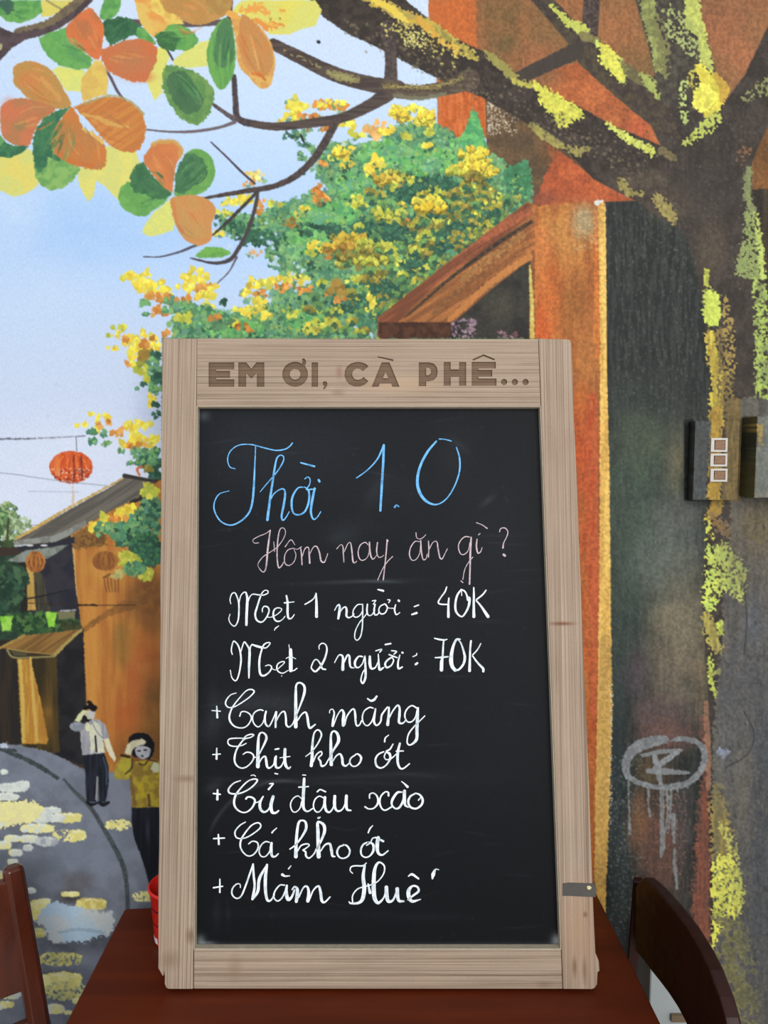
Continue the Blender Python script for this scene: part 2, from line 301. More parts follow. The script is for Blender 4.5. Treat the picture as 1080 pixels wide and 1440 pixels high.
# lower left sprays of the same tree
SP = [(186, 388, 14, 8, YL, 5), (205, 385, 10, 5, YL, 4), (196, 400, 16, 8, YL, 5), (215, 408, 16, 8, YL, 5), (228, 396, 10, 4, YL, 4), (215, 416, 14, 6, OR, 4), (236, 410, 12, 5, YL, 4), (236, 420, 14, 6, OR, 4), (224, 438, 12, 8, OR, 4), (240, 436, 8, 4, G, 4.5), (202, 428, 9, 4, G, 4.5), (205, 441, 7, 2, G, 3),
      (243, 425, 10, 5, G, 5), (262, 420, 14, 5, OR, 4), (275, 390, 18, 12, YL, 5), (285, 405, 14, 8, OR, 4), (262, 404, 14, 6, YL, 4.5), (290, 418, 16, 8, YL, 4.5), (295, 432, 10, 8, YL, 4.5), (300, 405, 6, 5, YL, 4), (262, 432, 16, 8, G, 5), (285, 440, 20, 9, G, 5), (250, 448, 10, 6, YG, 4.5), (264, 449, 8, 6, YG, 4.5), (262, 462, 20, 8, G, 4.5), (300, 452, 26, 12, G, 5), (305, 448, 10, 4, OR, 4),
      (316, 428, 6, 8, GD, 4), (336, 436, 12, 4, YL, 4), (234, 468, 6, 4, OR, 4), (216, 474, 12, 5, YL, 4), (158, 460, 3, 2, YG, 3), (172, 460, 4, 3, YG, 3.4), (166, 472, 5, 8, YL, 3), (154, 472, 4, 3, YG, 3), (160, 489, 9, 3, YL, 3.6), (187, 480, 14, 10, YL, 4.5), (178, 478, 6, 5, OR, 3.6), (201, 468, 8, 5, YL, 4), (196, 492, 18, 8, YL, 4.6), (182, 498, 10, 6, YL, 4), (206, 482, 12, 8, OR, 4), (220, 488, 8, 6, YL, 4), (204, 503, 12, 8, [(160, 128, 56), (140, 116, 52)], 5),
      (186, 512, 10, 5, YL, 4), (220, 502, 8, 8, GD, 4.5), (180, 512, 4, 3, OR, 3), (216, 520, 12, 14, G, 4.5), (222, 535, 10, 16, GD, 4.5), (196, 520, 12, 8, YG, 4.6), (208, 535, 8, 6, YG, 4), (218, 546, 10, 8, G, 4), (203, 540, 5, 2, GD, 3), (192, 546, 6, 1.5, G, 2.5), (214, 560, 7, 6, YL, 4), (208, 569, 5, 4, YL, 3.6), (220, 569, 5, 5, GD, 4), (218, 582, 8, 5, GD, 3.6),
      (108, 598, 3, 2, YL, 3), (120, 596, 7, 3, YL, 3.6), (128, 583, 3, 2, YL, 3), (137, 590, 5, 7, YL, 3.6), (150, 586, 6, 4, YL, 4), (153, 594, 4, 3, OR, 3.6), (138, 598, 5, 4, OR, 3.6), (136, 603, 7, 4, YL, 3.4), (131, 609, 7, 4, G, 4), (130, 622, 6, 5, G, 4), (150, 610, 9, 4, G, 4), (144, 624, 12, 4, G, 3.4), (168, 608, 10, 6, OR, 4), (192, 600, 14, 8, YL, 4.6), (206, 598, 8, 5, YL, 4), (182, 622, 12, 8, YL, 4.6), (200, 616, 14, 10, YL, 4.6), (192, 626, 14, 6, OR, 4), (216, 622, 8, 8, YL, 4.4),
      (205, 638, 22, 9, G, 4.6), (168, 634, 6, 3, G, 3), (190, 650, 10, 5, G, 3.6), (212, 652, 16, 12, GD, 4.6), (220, 668, 12, 10, GD, 4.6), (212, 646, 14, 8, G, 4), (205, 660, 8, 6, OL, 4)]
for (x, y, rx, ry, pal, r) in SP:
    hl = (246, 236, 104) if pal is YL else ((128, 186, 104) if pal is G else None)
    dabs(x, y, rx, ry, max(4, rx * ry * .12), r, pal, hl, fall=.7)

# ================= house gable and pillar in the middle
poly([(748, 290), (852, 286), (860, 900), (850, 1600), (752, 1600), (752, 500), (640, 500), (536, 480), (538, 450), (640, 362)], (120, 78, 48))
poly([(742, 283), (756, 292), (748, 366), (700, 400), (632, 456), (628, 480), (530, 480), (531, 447), (580, 408), (640, 361)], (176, 112, 62), (140, 88, 50), nz='d', rough=1.2)
poly([(742, 284), (750, 300), (700, 338), (610, 402), (560, 452), (531, 454), (533, 446), (600, 393), (660, 346)], (164, 92, 60), (120, 70, 48), nz='d', rough=1.2)
stroke([(747, 312), (700, 342), (640, 386), (600, 420), (570, 446)], [5, 7, 5, 4, 2], (58, 48, 40), (84, 62, 46), rough=1.5)
stroke([(745, 362), (700, 390), (660, 425), (632, 450)], [10, 9, 9, 7], (208, 136, 72), (186, 120, 64), rough=1.5)
stroke([(720, 350), (660, 395), (610, 440)], 7, (120, 84, 52), (150, 102, 60), rough=2, alpha=.6)
stroke([(735, 330), (690, 362), (650, 392)], 8, (170, 130, 76), rough=3, alpha=.55)
poly([(532, 453), (640, 453), (650, 448), (640, 482), (532, 482)], (70, 42, 30), (92, 58, 40), nz='n8', rough=1)
poly([(746, 366), (744, 500), (628, 500), (636, 456), (690, 408), (730, 376)], (58, 56, 50), (44, 42, 40), nz='n20', rough=1)
glow(705, 430, 22, 26, (86, 84, 66), .6)
for _ in range(70):
    dab(636 + rng.random() * 34, 476 - rng.random() ** .7 * 28 * (1 - 0) * 1.0, 2.2, C([(190, 160, 178), (164, 130, 150), (120, 92, 100)][rng.integers(0, 3)]), .7)
for _ in range(36):
    dab(700 + rng.random() * 34, 478 - rng.random() * 12, 2.2, C([(176, 136, 150), (128, 88, 92)][rng.integers(0, 2)]), .7)
poly([(752, 290), (848, 282), (851, 500), (853, 640), (856, 900), (842, 1240), (835, 1600), (752, 1600)], (190, 122, 62), (168, 98, 50), nz='v2', rough=1)
glow(795, 330, 28, 40, (196, 140, 76), .7); glow(822, 312, 18, 24, (170, 162, 128), .75); glow(772, 430, 20, 60, (208, 102, 48), .75); glow(760, 470, 10, 30, (206, 88, 40), .8)
glow(808, 430, 22, 50, (140, 88, 44), .6); glow(825, 500, 18, 60, (184, 118, 62), .8); glow(822, 640, 20, 70, (202, 78, 38), .85); glow(826, 760, 22, 70, (188, 84, 46), .85)
glow(830, 880, 16, 60, (198, 96, 54), .9); glow(836, 1000, 12, 90, (170, 78, 44), .8); glow(760, 350, 12, 30, (216, 128, 70), .8); glow(820, 560, 12, 20, (206, 112, 52), .7)
stroke([(846, 292), (848, 400), (849, 520), (851, 640), (853, 760), (854, 900), (852, 1000), (847, 1120), (845, 1240), (840, 1600)], [9, 11, 10, 12, 14, 18, 20, 20, 18, 18], (232, 182, 92), (206, 158, 78), nz='v2', rough=1)
stroke([(848, 980), (846, 1240), (842, 1500)], [14, 14, 14], (186, 146, 76), (204, 162, 88), nz='v', rough=1.5, alpha=.7)
stroke([(745, 374), (748, 430), (748, 500)], [3, 6, 7], (226, 190, 92), (200, 190, 110), rough=.8)
stroke([(846, 283), (838, 286)], 6, (225, 225, 220), rough=1.5)
stroke([(838, 300), (840, 500)], 6, (214, 120, 56), alpha=.7, rough=1)
for _ in range(160):
    dab(805 + rng.random() * 40, 296 + rng.random() * 60, 1.3, C((206, 186, 140)), .45, .5, 0.0)

# ================= dark doorway wall right of the pillar
poly([(851, 284), (900, 282), (1010, 300), (1010, 1700), (842, 1700), (846, 1240), (858, 1000), (859, 800), (854, 560)], (42, 45, 43), (54, 58, 55), nz='v', rough=.8)
glow(910, 570, 60, 50, (58, 64, 59), .7); glow(900, 660, 60, 70, (70, 84, 72), .9); glow(960, 640, 30, 50, (98, 98, 84), .7)
glow(890, 760, 50, 90, (72, 86, 74), .9); glow(950, 760, 44, 60, (96, 102, 94), .85); glow(880, 870, 34, 70, (66, 78, 70), .9)
glow(955, 850, 40, 60, (122, 114, 94), .9); glow(945, 920, 40, 50, (126, 114, 96), .85); glow(945, 1000, 40, 30, (104, 88, 84), .8); glow(925, 1010, 30, 26, (96, 78, 76), .8)
glow(868, 960, 16, 80, (62, 72, 68), .8); glow(890, 950, 16, 26, (84, 74, 80), .6); glow(866, 1080, 18, 90, (48, 56, 58), .9); glow(985, 960, 12, 60, (140, 120, 92), .7)
glow(930, 1180, 30, 90, (104, 74, 64), .85); glow(915, 1080, 20, 30, (92, 78, 56), .8); glow(870, 1230, 20, 120, (52, 60, 60), .9); glow(895, 1160, 14, 40, (112, 82, 62), .7)
glow(960, 1160, 14, 60, (80, 74, 76), .8); glow(870, 1400, 40, 120, (60, 64, 64), .8); glow(950, 1400, 40, 120, (84, 66, 62), .8); glow(940, 1040, 34, 20, (112, 80, 74), .7)
for _ in range(900):   # vertical brush marks
    x, y = 858 + rng.random() * 130, 300 + rng.random() * 940
    c = [(92, 98, 92), (44, 48, 46), (120, 116, 100)][rng.integers(0, 3)]
    dab(x, y, 2 + rng.random() * 3, C(c), .22, .35, 1.4)
for _ in range(420):
    x, y = 855 + rng.random() * 50, 1060 + rng.random() * 260
    dab(x, y, 1.4, C((130, 136, 128)), .35)
for _ in range(260):
    x, y = 858 + rng.random() * 120, 300 + rng.random() * 280
    dab(x, y, 1.2, C((120, 124, 120)), .5, .5, -.8)
for _ in range(200):
    x, y = 895 + rng.random() * 70, 1110 + rng.random() * 120
    dab(x, y, 1.3, C((150, 116, 92)), .5)
poly([(986, 1010), (998, 1010), (1001, 1300), (1001, 1600), (968, 1600), (974, 1250), (984, 1120), (992, 1060)], (150, 88, 68), (116, 74, 62), nz='v', rough=4, soft=3.5, alpha=.85)
stroke([(993, 990), (996, 1060), (997, 1110)], [8, 10, 6], (158, 116, 92), rough=2, alpha=.8)

# bright edge of the pillar
glow(902, 620, 34, 40, (84, 92, 72), .6); glow(950, 655, 14, 40, (120, 112, 84), .55); glow(955, 720, 30, 30, (100, 102, 96), .6); glow(925, 800, 40, 50, (98, 106, 98), .7); glow(955, 880, 34, 50, (124, 116, 96), .8)
glow(950, 950, 36, 36, (122, 110, 92), .7); glow(900, 940, 14, 40, (86, 76, 80), .6); glow(940, 1030, 40, 22, (112, 84, 76), .75); glow(915, 1000, 20, 18, (100, 84, 82), .6); glow(925, 1200, 30, 50, (108, 76, 66), .6); glow(900, 1150, 12, 40, (124, 88, 62), .6)
stroke([(834, 560), (832, 640), (834, 760), (838, 860)], [14, 22, 20, 16], (204, 84, 46), (196, 98, 56), nz='v', rough=2, soft=3, alpha=.75)
stroke([(838, 760), (838, 900), (836, 1000)], [14, 12, 10], (206, 108, 66), (188, 92, 58), nz='v', rough=2, soft=2, alpha=.7)
stroke([(848, 288), (848.5, 400), (848.5, 500), (850, 640), (850.5, 760), (850.5, 860), (850, 990), (848, 1100), (845.5, 1240), (843, 1420)], [7, 8, 9, 13, 15, 17, 20, 20, 14, 14], (240, 196, 104), (222, 174, 90), nz='v2', rough=1)
stroke([(852, 900), (851, 1000), (848, 1110), (845, 1240)], [16, 20, 20, 16], (198, 158, 88), (180, 142, 78), nz='v', rough=1.5, alpha=.75)
for _ in range(60): dab(859 + rng.normal() * 1.2, 960 + rng.random() * 200, 1.2, C((230, 214, 170)), .8)

# ================= big tree: trunk and boughs
BK, BK2 = (72, 64, 58), (60, 53, 48)
trunk = [(929, 204), (913, 172), (868, 138), (921, 106), (1017, 138), (1023, 138), (1047, 106), (1072, 53), (1100, 0), (1300, -200), (1300, -60), (1110, 130), (1080, 175), (1068, 204), (1058, 228), (1057, 270), (1062, 292), (1068, 321), (1071, 376),
         (1080, 412), (1092, 470), (1100, 600), (1110, 1700), (1006, 1700), (1001, 1240), (1001, 1060), (994, 950), (987, 850), (990, 800), (994, 720), (1003, 590), (1000, 520), (993, 473), (988, 437), (979, 369), (962, 328), (925, 305), (892, 281), (835, 252)]
poly(trunk, BK, BK2, nz='n20', rough=1.5)
poly([(1040, 560), (1400, 560), (1400, 1700), (1006, 1700), (1001, 1240), (1001, 1060)], (106, 100, 90), (88, 86, 84), nz='v2', rough=3)
poly([(640, 122), (680, 138), (750, 179), (803, 220), (835, 252), (892, 281), (960, 300), (960, 230), (929, 204), (860, 176), (815, 150), (738, 110), (680, 73), (640, 53), (600, 24), (560, -8), (500, -120), (400, -120), (436, 2), (452, 22), (480, 42), (540, 72), (600, 103)], (70, 61, 55), (56, 49, 44), nz='n8', rough=1.5)
poly([(-4 + 746, -6), (774, -6), (819, 41), (868, 81), (905, 106), (929, 118), (960, 200), (913, 175), (868, 138), (815, 90), (799, 61)], (68, 59, 53), (84, 74, 58), nz='n8', rough=1.5)
stroke([(725, 112), (760, 95), (810, 72)], [18, 20, 24], (76, 67, 60), (64, 57, 52), rough=1.5)
stroke([(833, -60), (832, 0), (829, 50)], [22, 23, 24], (72, 60, 58), (86, 74, 66), rough=1)
poly([(880, -120), (893, 0), (909, 53), (921, 106), (935, 150), (1000, 160), (1020, 145), (1017, 138), (1007, 102), (994, 53), (978, 0), (975, -120)], (84, 78, 66), (66, 60, 54), nz='n8', rough=1.5)
glow(985, 270, 50, 50, (62, 57, 53), .6); glow(900, 255, 40, 16, (112, 98, 78), .6); glow(940, 290, 30, 22, (106, 92, 72), .6); glow(1000, 350, 22, 40, (108, 92, 74), .55)
# thinner boughs on the left
stroke([(545, 40), (549, 70), (550, 95), (549, 122)], [24, 17, 17, 20], (92, 80, 76), (74, 64, 62), rough=.5)
stroke([(384, 62), (420, 80), (470, 104), (520, 118), (560, 124)], [16, 18, 21, 22, 22], (92, 78, 72), (74, 62, 58), nz='h', rough=.6)
stroke([(545, 124), (580, 130), (620, 125), (660, 112)], [24, 20, 20, 30], (104, 90, 74), (82, 70, 60), nz='h', rough=.8)
stroke([(545, 132), (520, 148), (480, 166), (430, 174), (385, 178), (345, 172)], [22, 17, 14, 13, 11, 10], (90, 76, 70), (72, 62, 60), nz='h', rough=.5)
stroke([(474, 168), (460, 195), (440, 225), (415, 248), (385, 262), (350, 268), (320, 273), (285, 279)], [11, 11, 10, 9, 8, 7, 6, 3], (88, 74, 70), (70, 60, 58), rough=.5)
stroke([(329, 108), (331, 140), (334, 165), (348, 173)], [7, 8, 9, 10], (86, 74, 74), (70, 62, 64), rough=.4)
stroke([(331, 168), (318, 160), (300, 147)], [8, 6, 5], (104, 92, 94), (84, 74, 76), rough=.4)
stroke([(330, 172), (305, 180), (270, 185), (235, 185), (204, 182)], [5, 4, 4, 3, 2], (112, 100, 104), rough=.3)
stroke([(297, 200), (320, 222), (340, 242), (358, 258)], [2, 2.5, 3, 3], (76, 66, 72), rough=.3)
stroke([(362, 270), (340, 292), (322, 310), (300, 330)], [5, 5, 5, 3], (72, 66, 62), (60, 58, 56), rough=.6)
stroke([(363, 268), (358, 295), (348, 325), (334, 352), (322, 366), (300, 370), (268, 363)], [5, 5, 5, 6, 6, 4, 2], (74, 66, 68), rough=.5)
stroke([(333, 362), (322, 382), (306, 398)], [3, 2, 1.5], (96, 84, 92), rough=.3)
stroke([(278, 344), (250, 355), (225, 361), (202, 361)], [4, 3, 2, 1.5], (88, 84, 98), rough=.3)
stroke([(423, 190), (427, 199)], 3, (40, 44, 46), smooth=False)
ell(448, 59, 3, 2.4, (38, 44, 54), ang=30)
# moss and light on the bark
M1, M2, M3 = (222, 216, 84), (168, 160, 84), (206, 212, 96)
stroke([(515, -4), (540, 8), (565, 22), (590, 30), (612, 40), (640, 62), (656, 74)], [12, 16, 18, 16, 14, 12, 8], (206, 172, 70), (178, 158, 84), nz='h', rough=3)
stroke([(525, 0), (550, 12), (570, 30)], [8, 10, 8], (232, 204, 84), rough=2)
stroke([(590, 32), (620, 48), (655, 72), (668, 82)], [12, 14, 14, 8], (160, 146, 76), (186, 168, 80), rough=3)
stroke([(588, 28), (605, 42), (618, 58)], [10, 12, 8], (212, 166, 72), rough=1.5)
stroke([(622, 60), (640, 68), (640, 80)], [9, 9, 5], (216, 176, 78), rough=2)
for _ in range(220):
    t = rng.random(); x = 548 + t * 90 + rng.normal() * 8; y = 28 + t * 45 + rng.normal() * 8 + 6
    dab(x, y, 1.2 + rng.random() * 1.4, C([(222, 206, 110), (60, 52, 46)][rng.integers(0, 2)]), .85)
for _ in range(70):
    dab(568 + rng.random() * 30, 44 + rng.random() * 22, 1.3, C((222, 214, 130)), .9)
stroke([(462, 102), (480, 108), (500, 112)], [8, 14, 8], (160, 156, 100), (136, 126, 84), rough=3)
stroke([(540, 122), (575, 122), (610, 122), (650, 110)], [6, 6, 7, 6], (176, 162, 96), (120, 104, 70), nz='n3', rough=2.5)
stroke([(555, 134), (590, 138), (625, 132)], [5, 6, 5], (120, 116, 92), rough=1.5)
stroke([(400, 72), (430, 84), (450, 95)], 4, (140, 128, 90), speck=('n3', .45), rough=1.5)
stroke([(684, 74), (700, 88), (722, 108)], [4, 14, 12], (168, 158, 84), (144, 136, 76), rough=3)
stroke([(722, 112), (740, 118), (756, 120)], [8, 8, 8], (176, 168, 80), rough=2.5)
poly([(750, 114), (768, 122), (796, 140), (820, 155), (822, 166), (808, 168), (798, 178), (788, 180), (778, 164), (762, 148)], (222, 216, 92), (200, 200, 84), rough=3)
stroke([(748, 176), (768, 192), (790, 206)], [8, 14, 8], (156, 146, 80), rough=2)
stroke([(800, 208), (815, 214), (828, 208)], [10, 12, 5], (150, 140, 80), rough=3)
stroke([(855, 174), (870, 186), (880, 192), (890, 200), (905, 205), (917, 214)], [6, 9, 9, 12, 9, 12], (214, 214, 96), (200, 208, 104), rough=3)
stroke([(775, 8), (788, 20), (800, 32), (820, 42)], [4, 8, 14, 14], (200, 204, 96), (184, 188, 92), rough=3)
stroke([(820, 50), (840, 58)], [12, 12], (128, 120, 76), rough=2)
stroke([(843, 62), (860, 80), (872, 100), (874, 112)], [9, 18, 20, 12], (216, 216, 94), (190, 206, 106), rough=3)
stroke([(868, 90), (890, 104), (915, 118)], [16, 16, 14], (116, 108, 72), rough=2, alpha=.8)
poly([(846, 60), (862, 68), (874, 92), (879, 110), (868, 114), (854, 98), (842, 84), (842, 66)], (212, 214, 92), (226, 220, 96), nz='n8', rough=3)
stroke([(903, 106), (915, 118), (924, 136)], [9, 13, 7], (190, 200, 104), (150, 160, 90), rough=3)
poly([(898, -60), (920, -40), (922, 20), (935, 70), (938, 110), (922, 100), (912, 56), (900, 10)], (158, 164, 96), (126, 128, 78), rough=3)
stroke([(926, 30), (932, 60), (936, 100)], [16, 18, 12], (120, 116, 76), speck=('n3', .4), rough=3)
poly([(962, -60), (980, -40), (986, 20), (996, 60), (1005, 110), (985, 90), (980, 50), (962, 40)], (182, 188, 100), (196, 202, 104), nz='n8', rough=2.5)
stroke([(945, 20), (958, 45), (975, 70)], [24, 34, 20], (156, 166, 104), speck=('n3', .5), rough=4)
stroke([(985, 98), (998, 120), (1003, 145), (995, 160)], [16, 28, 26, 14], (226, 214, 84), (214, 200, 78), nz='n8', rough=3)
ell(990, 138, 17, 20, (228, 222, 92), (236, 226, 100), rough=3)
stroke([(1006, 106), (1018, 125), (1016, 140)], [8, 14, 8], (196, 160, 68), rough=2)
stroke([(974, 100), (968, 120), (978, 118)], 8, (180, 170, 80), speck=('n3', .4), rough=2)
stroke([(962, 118), (960, 140), (964, 168)], 9, (176, 190, 112), speck=('n3', .42), rough=3)
stroke([(1006, 165), (990, 182), (965, 200)], [18, 18, 10], (206, 210, 94), (176, 186, 92), rough=3, speck=('n3', .22))
stroke([(1080, 120), (1060, 132), (1046, 140)], [22, 14, 6], (132, 136, 88), speck=('n3', .4), rough=3)
stroke([(1040, 225), (1048, 212)], 14, (120, 86, 60), speck=('n3', .45), rough=3)
stroke([(930, 212), (948, 222)], [12, 10], (116, 104, 72), rough=2)
stroke([(1053, 240), (1051, 265), (1055, 290), (1060, 300)], [9, 11, 12, 12], (150, 158, 100), (120, 126, 88), rough=3)
poly([(1046, 300), (1062, 300), (1070, 340), (1073, 392), (1058, 394), (1034, 388), (1040, 350), (1048, 330)], (172, 186, 104), (128, 140, 90), nz='n3', rough=4, speck=('n3', .12))
stroke([(1064, 300), (1070, 345), (1072, 392)], [5, 9, 8], (186, 200, 106), rough=3)
poly([(1060, 392), (1076, 400), (1086, 480), (1090, 560), (1064, 560), (1062, 470)], (138, 152, 90), (170, 190, 92), nz='n8', rough=4, speck=('n3', .18))
stroke([(874, 256), (884, 270), (900, 274)], [10, 12, 8], (150, 138, 80), rough=3)
stroke([(925, 280), (938, 296), (950, 314)], [14, 16, 8], (156, 142, 84), rough=3)
poly([(990, 376), (997, 380), (998, 404), (990, 402)], (186, 186, 84), rough=2)
poly([(989, 410), (1000, 406), (1012, 416), (1014, 440), (1010, 458), (996, 460), (988, 440)], (206, 218, 96), (192, 206, 92), rough=3)
stroke([(998, 470), (1004, 500), (1010, 530), (1008, 590)], [12, 20, 20, 22], (182, 158, 70), (206, 188, 78), nz='v', rough=4)
stroke([(1014, 470), (1020, 520), (1018, 580)], [14, 22, 16], (140, 120, 66), (104, 90, 62), nz='v', rough=5, speck=('n3', .3))
stroke([(1018, 420), (1026, 470), (1028, 520)], [6, 10, 12], (160, 136, 76), speck=('n3', .42), rough=4)
stroke([(1006, 580), (1008, 700), (996, 730)], [18, 20, 12], (182, 148, 66), (158, 128, 62), nz='v', rough=3)
stroke([(1000, 728), (1014, 742), (1024, 752)], [10, 16, 10], (158, 122, 68), (130, 108, 80), rough=5, alpha=.9)
stroke([(995, 730), (998, 760)], [6, 10], (206, 206, 90), speck=('n3', .35), rough=3)
poly([(996, 764), (1006, 766), (1020, 762), (1034, 778), (1048, 800), (1046, 846), (1034, 838), (1022, 828), (1010, 836), (1004, 856), (990, 860), (988, 840), (994, 800)], (208, 218, 100), (186, 206, 100), nz='n8', rough=5, speck=('n3', .12))
stroke([(992, 866), (1000, 884), (1008, 912)], [10, 20, 16], (184, 172, 88), (150, 136, 78), nz='v', rough=4)
stroke([(1012, 876), (1014, 890)], 8, (198, 212, 90), rough=2)
stroke([(998, 925), (1000, 950), (1004, 978)], [6, 8, 5], (190, 202, 92), rough=3); stroke([(1000, 948), (1012, 944)], 6, (178, 180, 90), rough=2)
stroke([(1008, 1108), (1012, 1150), (1018, 1200)], [14, 26, 34], (156, 136, 80), (122, 112, 78), nz='v', rough=5)
stroke([(1016, 1160), (1028, 1190), (1034, 1220)], [8, 14, 14], (190, 186, 96), speck=('n3', .4), rough=4)
poly([(1001, 1216), (1008, 1202), (1026, 1204), (1040, 1222), (1046, 1250), (1040, 1290), (1020, 1290), (1001, 1340)], (222, 220, 96), (196, 196, 92), nz='n8', rough=4, speck=('n3', .06))
poly([(1001, 1290), (1040, 1290), (1062, 1340), (1068, 1400), (1060, 1600), (1010, 1600), (1004, 1400)], (150, 144, 84), (112, 108, 78), nz='n8', rough=6, speck=('n8', .32))
poly([(1046, 1222), (1067, 1210), (1058, 1228), (1046, 1232)], (118, 118, 92), rough=1)
glow(1040, 780, 30, 60, (100, 92, 80), .6); glow(1062, 1000, 30, 120, (82, 84, 88), .8); glow(1070, 1250, 26, 160, (76, 79, 84), .8); glow(1030, 960, 20, 60, (92, 92, 94), .7)
glow(1068, 740, 22, 30, (112, 98, 66), .7); glow(1060, 880, 16, 40, (96, 100, 108), .6); glow(1020, 1060, 18, 60, (100, 100, 98), .7); glow(1045, 1090, 14, 90, (108, 104, 94), .7)
ell(1017, 1058, 10, 6, (140, 148, 170), rough=3, alpha=.8, ang=15)
for _ in range(700):
    x, y = 1005 + rng.random() * 80, 560 + rng.random() * 800
    dab(x, y, 1.5 + rng.random() * 3, C([(120, 112, 98), (58, 56, 56), (104, 104, 104)][rng.integers(0, 3)]), .35, .45, 1.3)
for _ in range(900):
    t = rng.random(); x = 470 + t * 430 + rng.normal() * 8; y = 22 + t * 215 + rng.normal() * 16
    yy = 22 + t * 215
    if abs(y - yy) < (15 + 8 * t) and t > .05: dab(x, y, 1.2 + rng.random() * 1.5, C([(58, 50, 45), (110, 98, 80), (140, 130, 96), (70, 60, 54)][rng.integers(0, 4)]), .5)
for _ in range(700):
    x, y = 850 + rng.random() * 230, 150 + rng.random() * 260
    dab(x, y, 1.2 + rng.random(), C([(112, 104, 96), (56, 50, 46)][rng.integers(0, 2)]), .3)
stroke([(1046, 1000), (1060, 1030), (1052, 1060), (1020, 1080)], 1.5, (50, 50, 52), alpha=.8)
stroke([(1047, 830), (1050, 880), (1046, 920)], 1.5, (52, 50, 50), alpha=.8)

# ================= graffiti ring with a Z and running drips
GR = (138, 141, 142); GR2 = (122, 124, 126)
stroke([(934, 1040), (915, 1043), (897, 1050), (884, 1063), (880, 1080), (884, 1092), (900, 1101), (925, 1107), (950, 1106), (972, 1098), (986, 1082), (991, 1066), (987, 1050), (974, 1041), (955, 1039), (943, 1042)], [12, 16, 16, 14, 10, 9, 7, 8, 9, 9, 9, 9, 8, 8, 7, 3], GR, GR2, nz='n8', rough=1)
stroke([(903, 1062), (930, 1057), (958, 1055)], [5, 7, 5], GR, GR2, rough=1)
stroke([(955, 1056), (938, 1068), (922, 1080)], [6, 8, 8], GR, rough=1)
stroke([(911, 1084), (935, 1085), (968, 1087)], [7, 10, 4], GR, GR2, rough=1)
stroke([(921, 1064), (926, 1085), (929, 1102)], [8, 10, 6], GR, rough=1)
for pts, w in [([(931, 1108), (931, 1150), (932, 1190), (929, 1205)], [7, 6, 8, 3]), ([(938, 1108), (939, 1140), (936, 1170)], [4, 3, 3]), ([(944, 1106), (942, 1150), (939, 1172)], [4, 3, 2]), ([(947, 1146), (947, 1165), (948, 1185)], [6, 6, 3]), ([(948, 1195), (949, 1220), (952, 1250)], [4, 5, 3]),
               ([(912, 1106), (912, 1130), (914, 1148)], [4, 3, 3]), ([(884, 1090), (884, 1120), (885, 1150), (886, 1172)], [4, 2, 3, 4]), ([(968, 1100), (967, 1108)], [4, 2]), ([(954, 1106), (953, 1114)], [4, 2])]:
    stroke(pts, w, (132, 137, 138), rough=.8, alpha=.85)

# ================= part of the street that the sign hides
poly([(228, 476), (760, 476), (760, 860), (228, 860)], (70, 104, 72), (96, 128, 84), nz='n20', rough=2)
for _ in range(500): dab(240 + rng.random() * 510, 480 + rng.random() * 330, 7, C((G + GD + YG)[rng.integers(0, 12)]), .8)
poly([(300, 800), (420, 760), (520, 800), (520, 1080), (300, 1080)], (186, 138, 72), (160, 112, 60), nz='v2', rough=1)
poly([(520, 780), (640, 740), (752, 790), (752, 1090), (520, 1080)], (120, 88, 56), (92, 72, 50), nz='v2', rough=1)
poly([(290, 806), (420, 748), (530, 806), (420, 780)], (96, 90, 84), (70, 64, 60), nz='d', rough=1)
# ================= left: street scene
# small tree behind
dabs(8, 740, 26, 32, 120, 4, [(110, 140, 90), (80, 110, 74), (150, 170, 120)], (180, 196, 150)); dabs(30, 738, 14, 10, 40, 3.5, [(180, 200, 160), (130, 150, 110)], None)
dabs(-60, 730, 70, 50, 300, 6, [(100, 136, 88), (76, 108, 70)], (150, 180, 120))
stroke([(12, 730), (10, 760)], 3, (70, 66, 50)); dabs(6, 775, 18, 14, 60, 4, [(66, 82, 52), (52, 66, 46)], None)
# street + walls base
poly([(-260, 770), (24, 770), (100, 750), (178, 674), (320, 674), (320, 1100), (-260, 1090)], (62, 50, 42))
poly([(-260, 1048), (60, 1058), (120, 1082), (320, 1076), (320, 1740), (-260, 1740)], (110, 116, 128))
poly([(-260, 792), (40, 780), (115, 860), (118, 900), (40, 900), (-260, 905)], (50, 74, 56), (38, 58, 46), nz='n8', rough=2)
poly([(-260, 905), (40, 900), (40, 1060), (-260, 1052)], (54, 44, 36), (40, 38, 36), nz='v2', rough=1)
# orange house wall
poly([(98, 745), (150, 715), (232, 672), (320, 672), (320, 1090), (180, 1090), (126, 1080), (122, 985), (115, 890), (107, 830), (103, 790)], (192, 132, 62), (176, 112, 54), nz='v2', rough=.8)
glow(205, 950, 30, 60, (176, 92, 50), .85); glow(180, 1010, 26, 40, (176, 92, 46), .7); glow(220, 1010, 22, 80, (112, 80, 42), .9); glow(205, 1060, 40, 30, (112, 76, 38), .9)
glow(128, 930, 10, 100, (206, 144, 68), .7); glow(172, 905, 12, 30, (120, 98, 48), .75); glow(208, 842, 26, 34, (96, 62, 38), .9); glow(215, 880, 14, 20, (120, 80, 44), .7); glow(200, 900, 22, 16, (168, 100, 48), .5)
poly([(113, 884), (160, 852), (205, 828), (230, 815), (230, 850), (190, 856), (150, 868), (117, 890)], (140, 94, 48), (120, 80, 44), rough=2, alpha=.75)
glow(145, 795, 26, 20, (206, 150, 72), .7)
stroke([(102, 755), (106, 815), (109, 850)], [3, 2, 2], (214, 186, 130), alpha=.8)
poly([(103, 752), (130, 738), (150, 735), (150, 766), (118, 772), (104, 772)], (110, 78, 44), (140, 100, 54), rough=3, nz='n3')
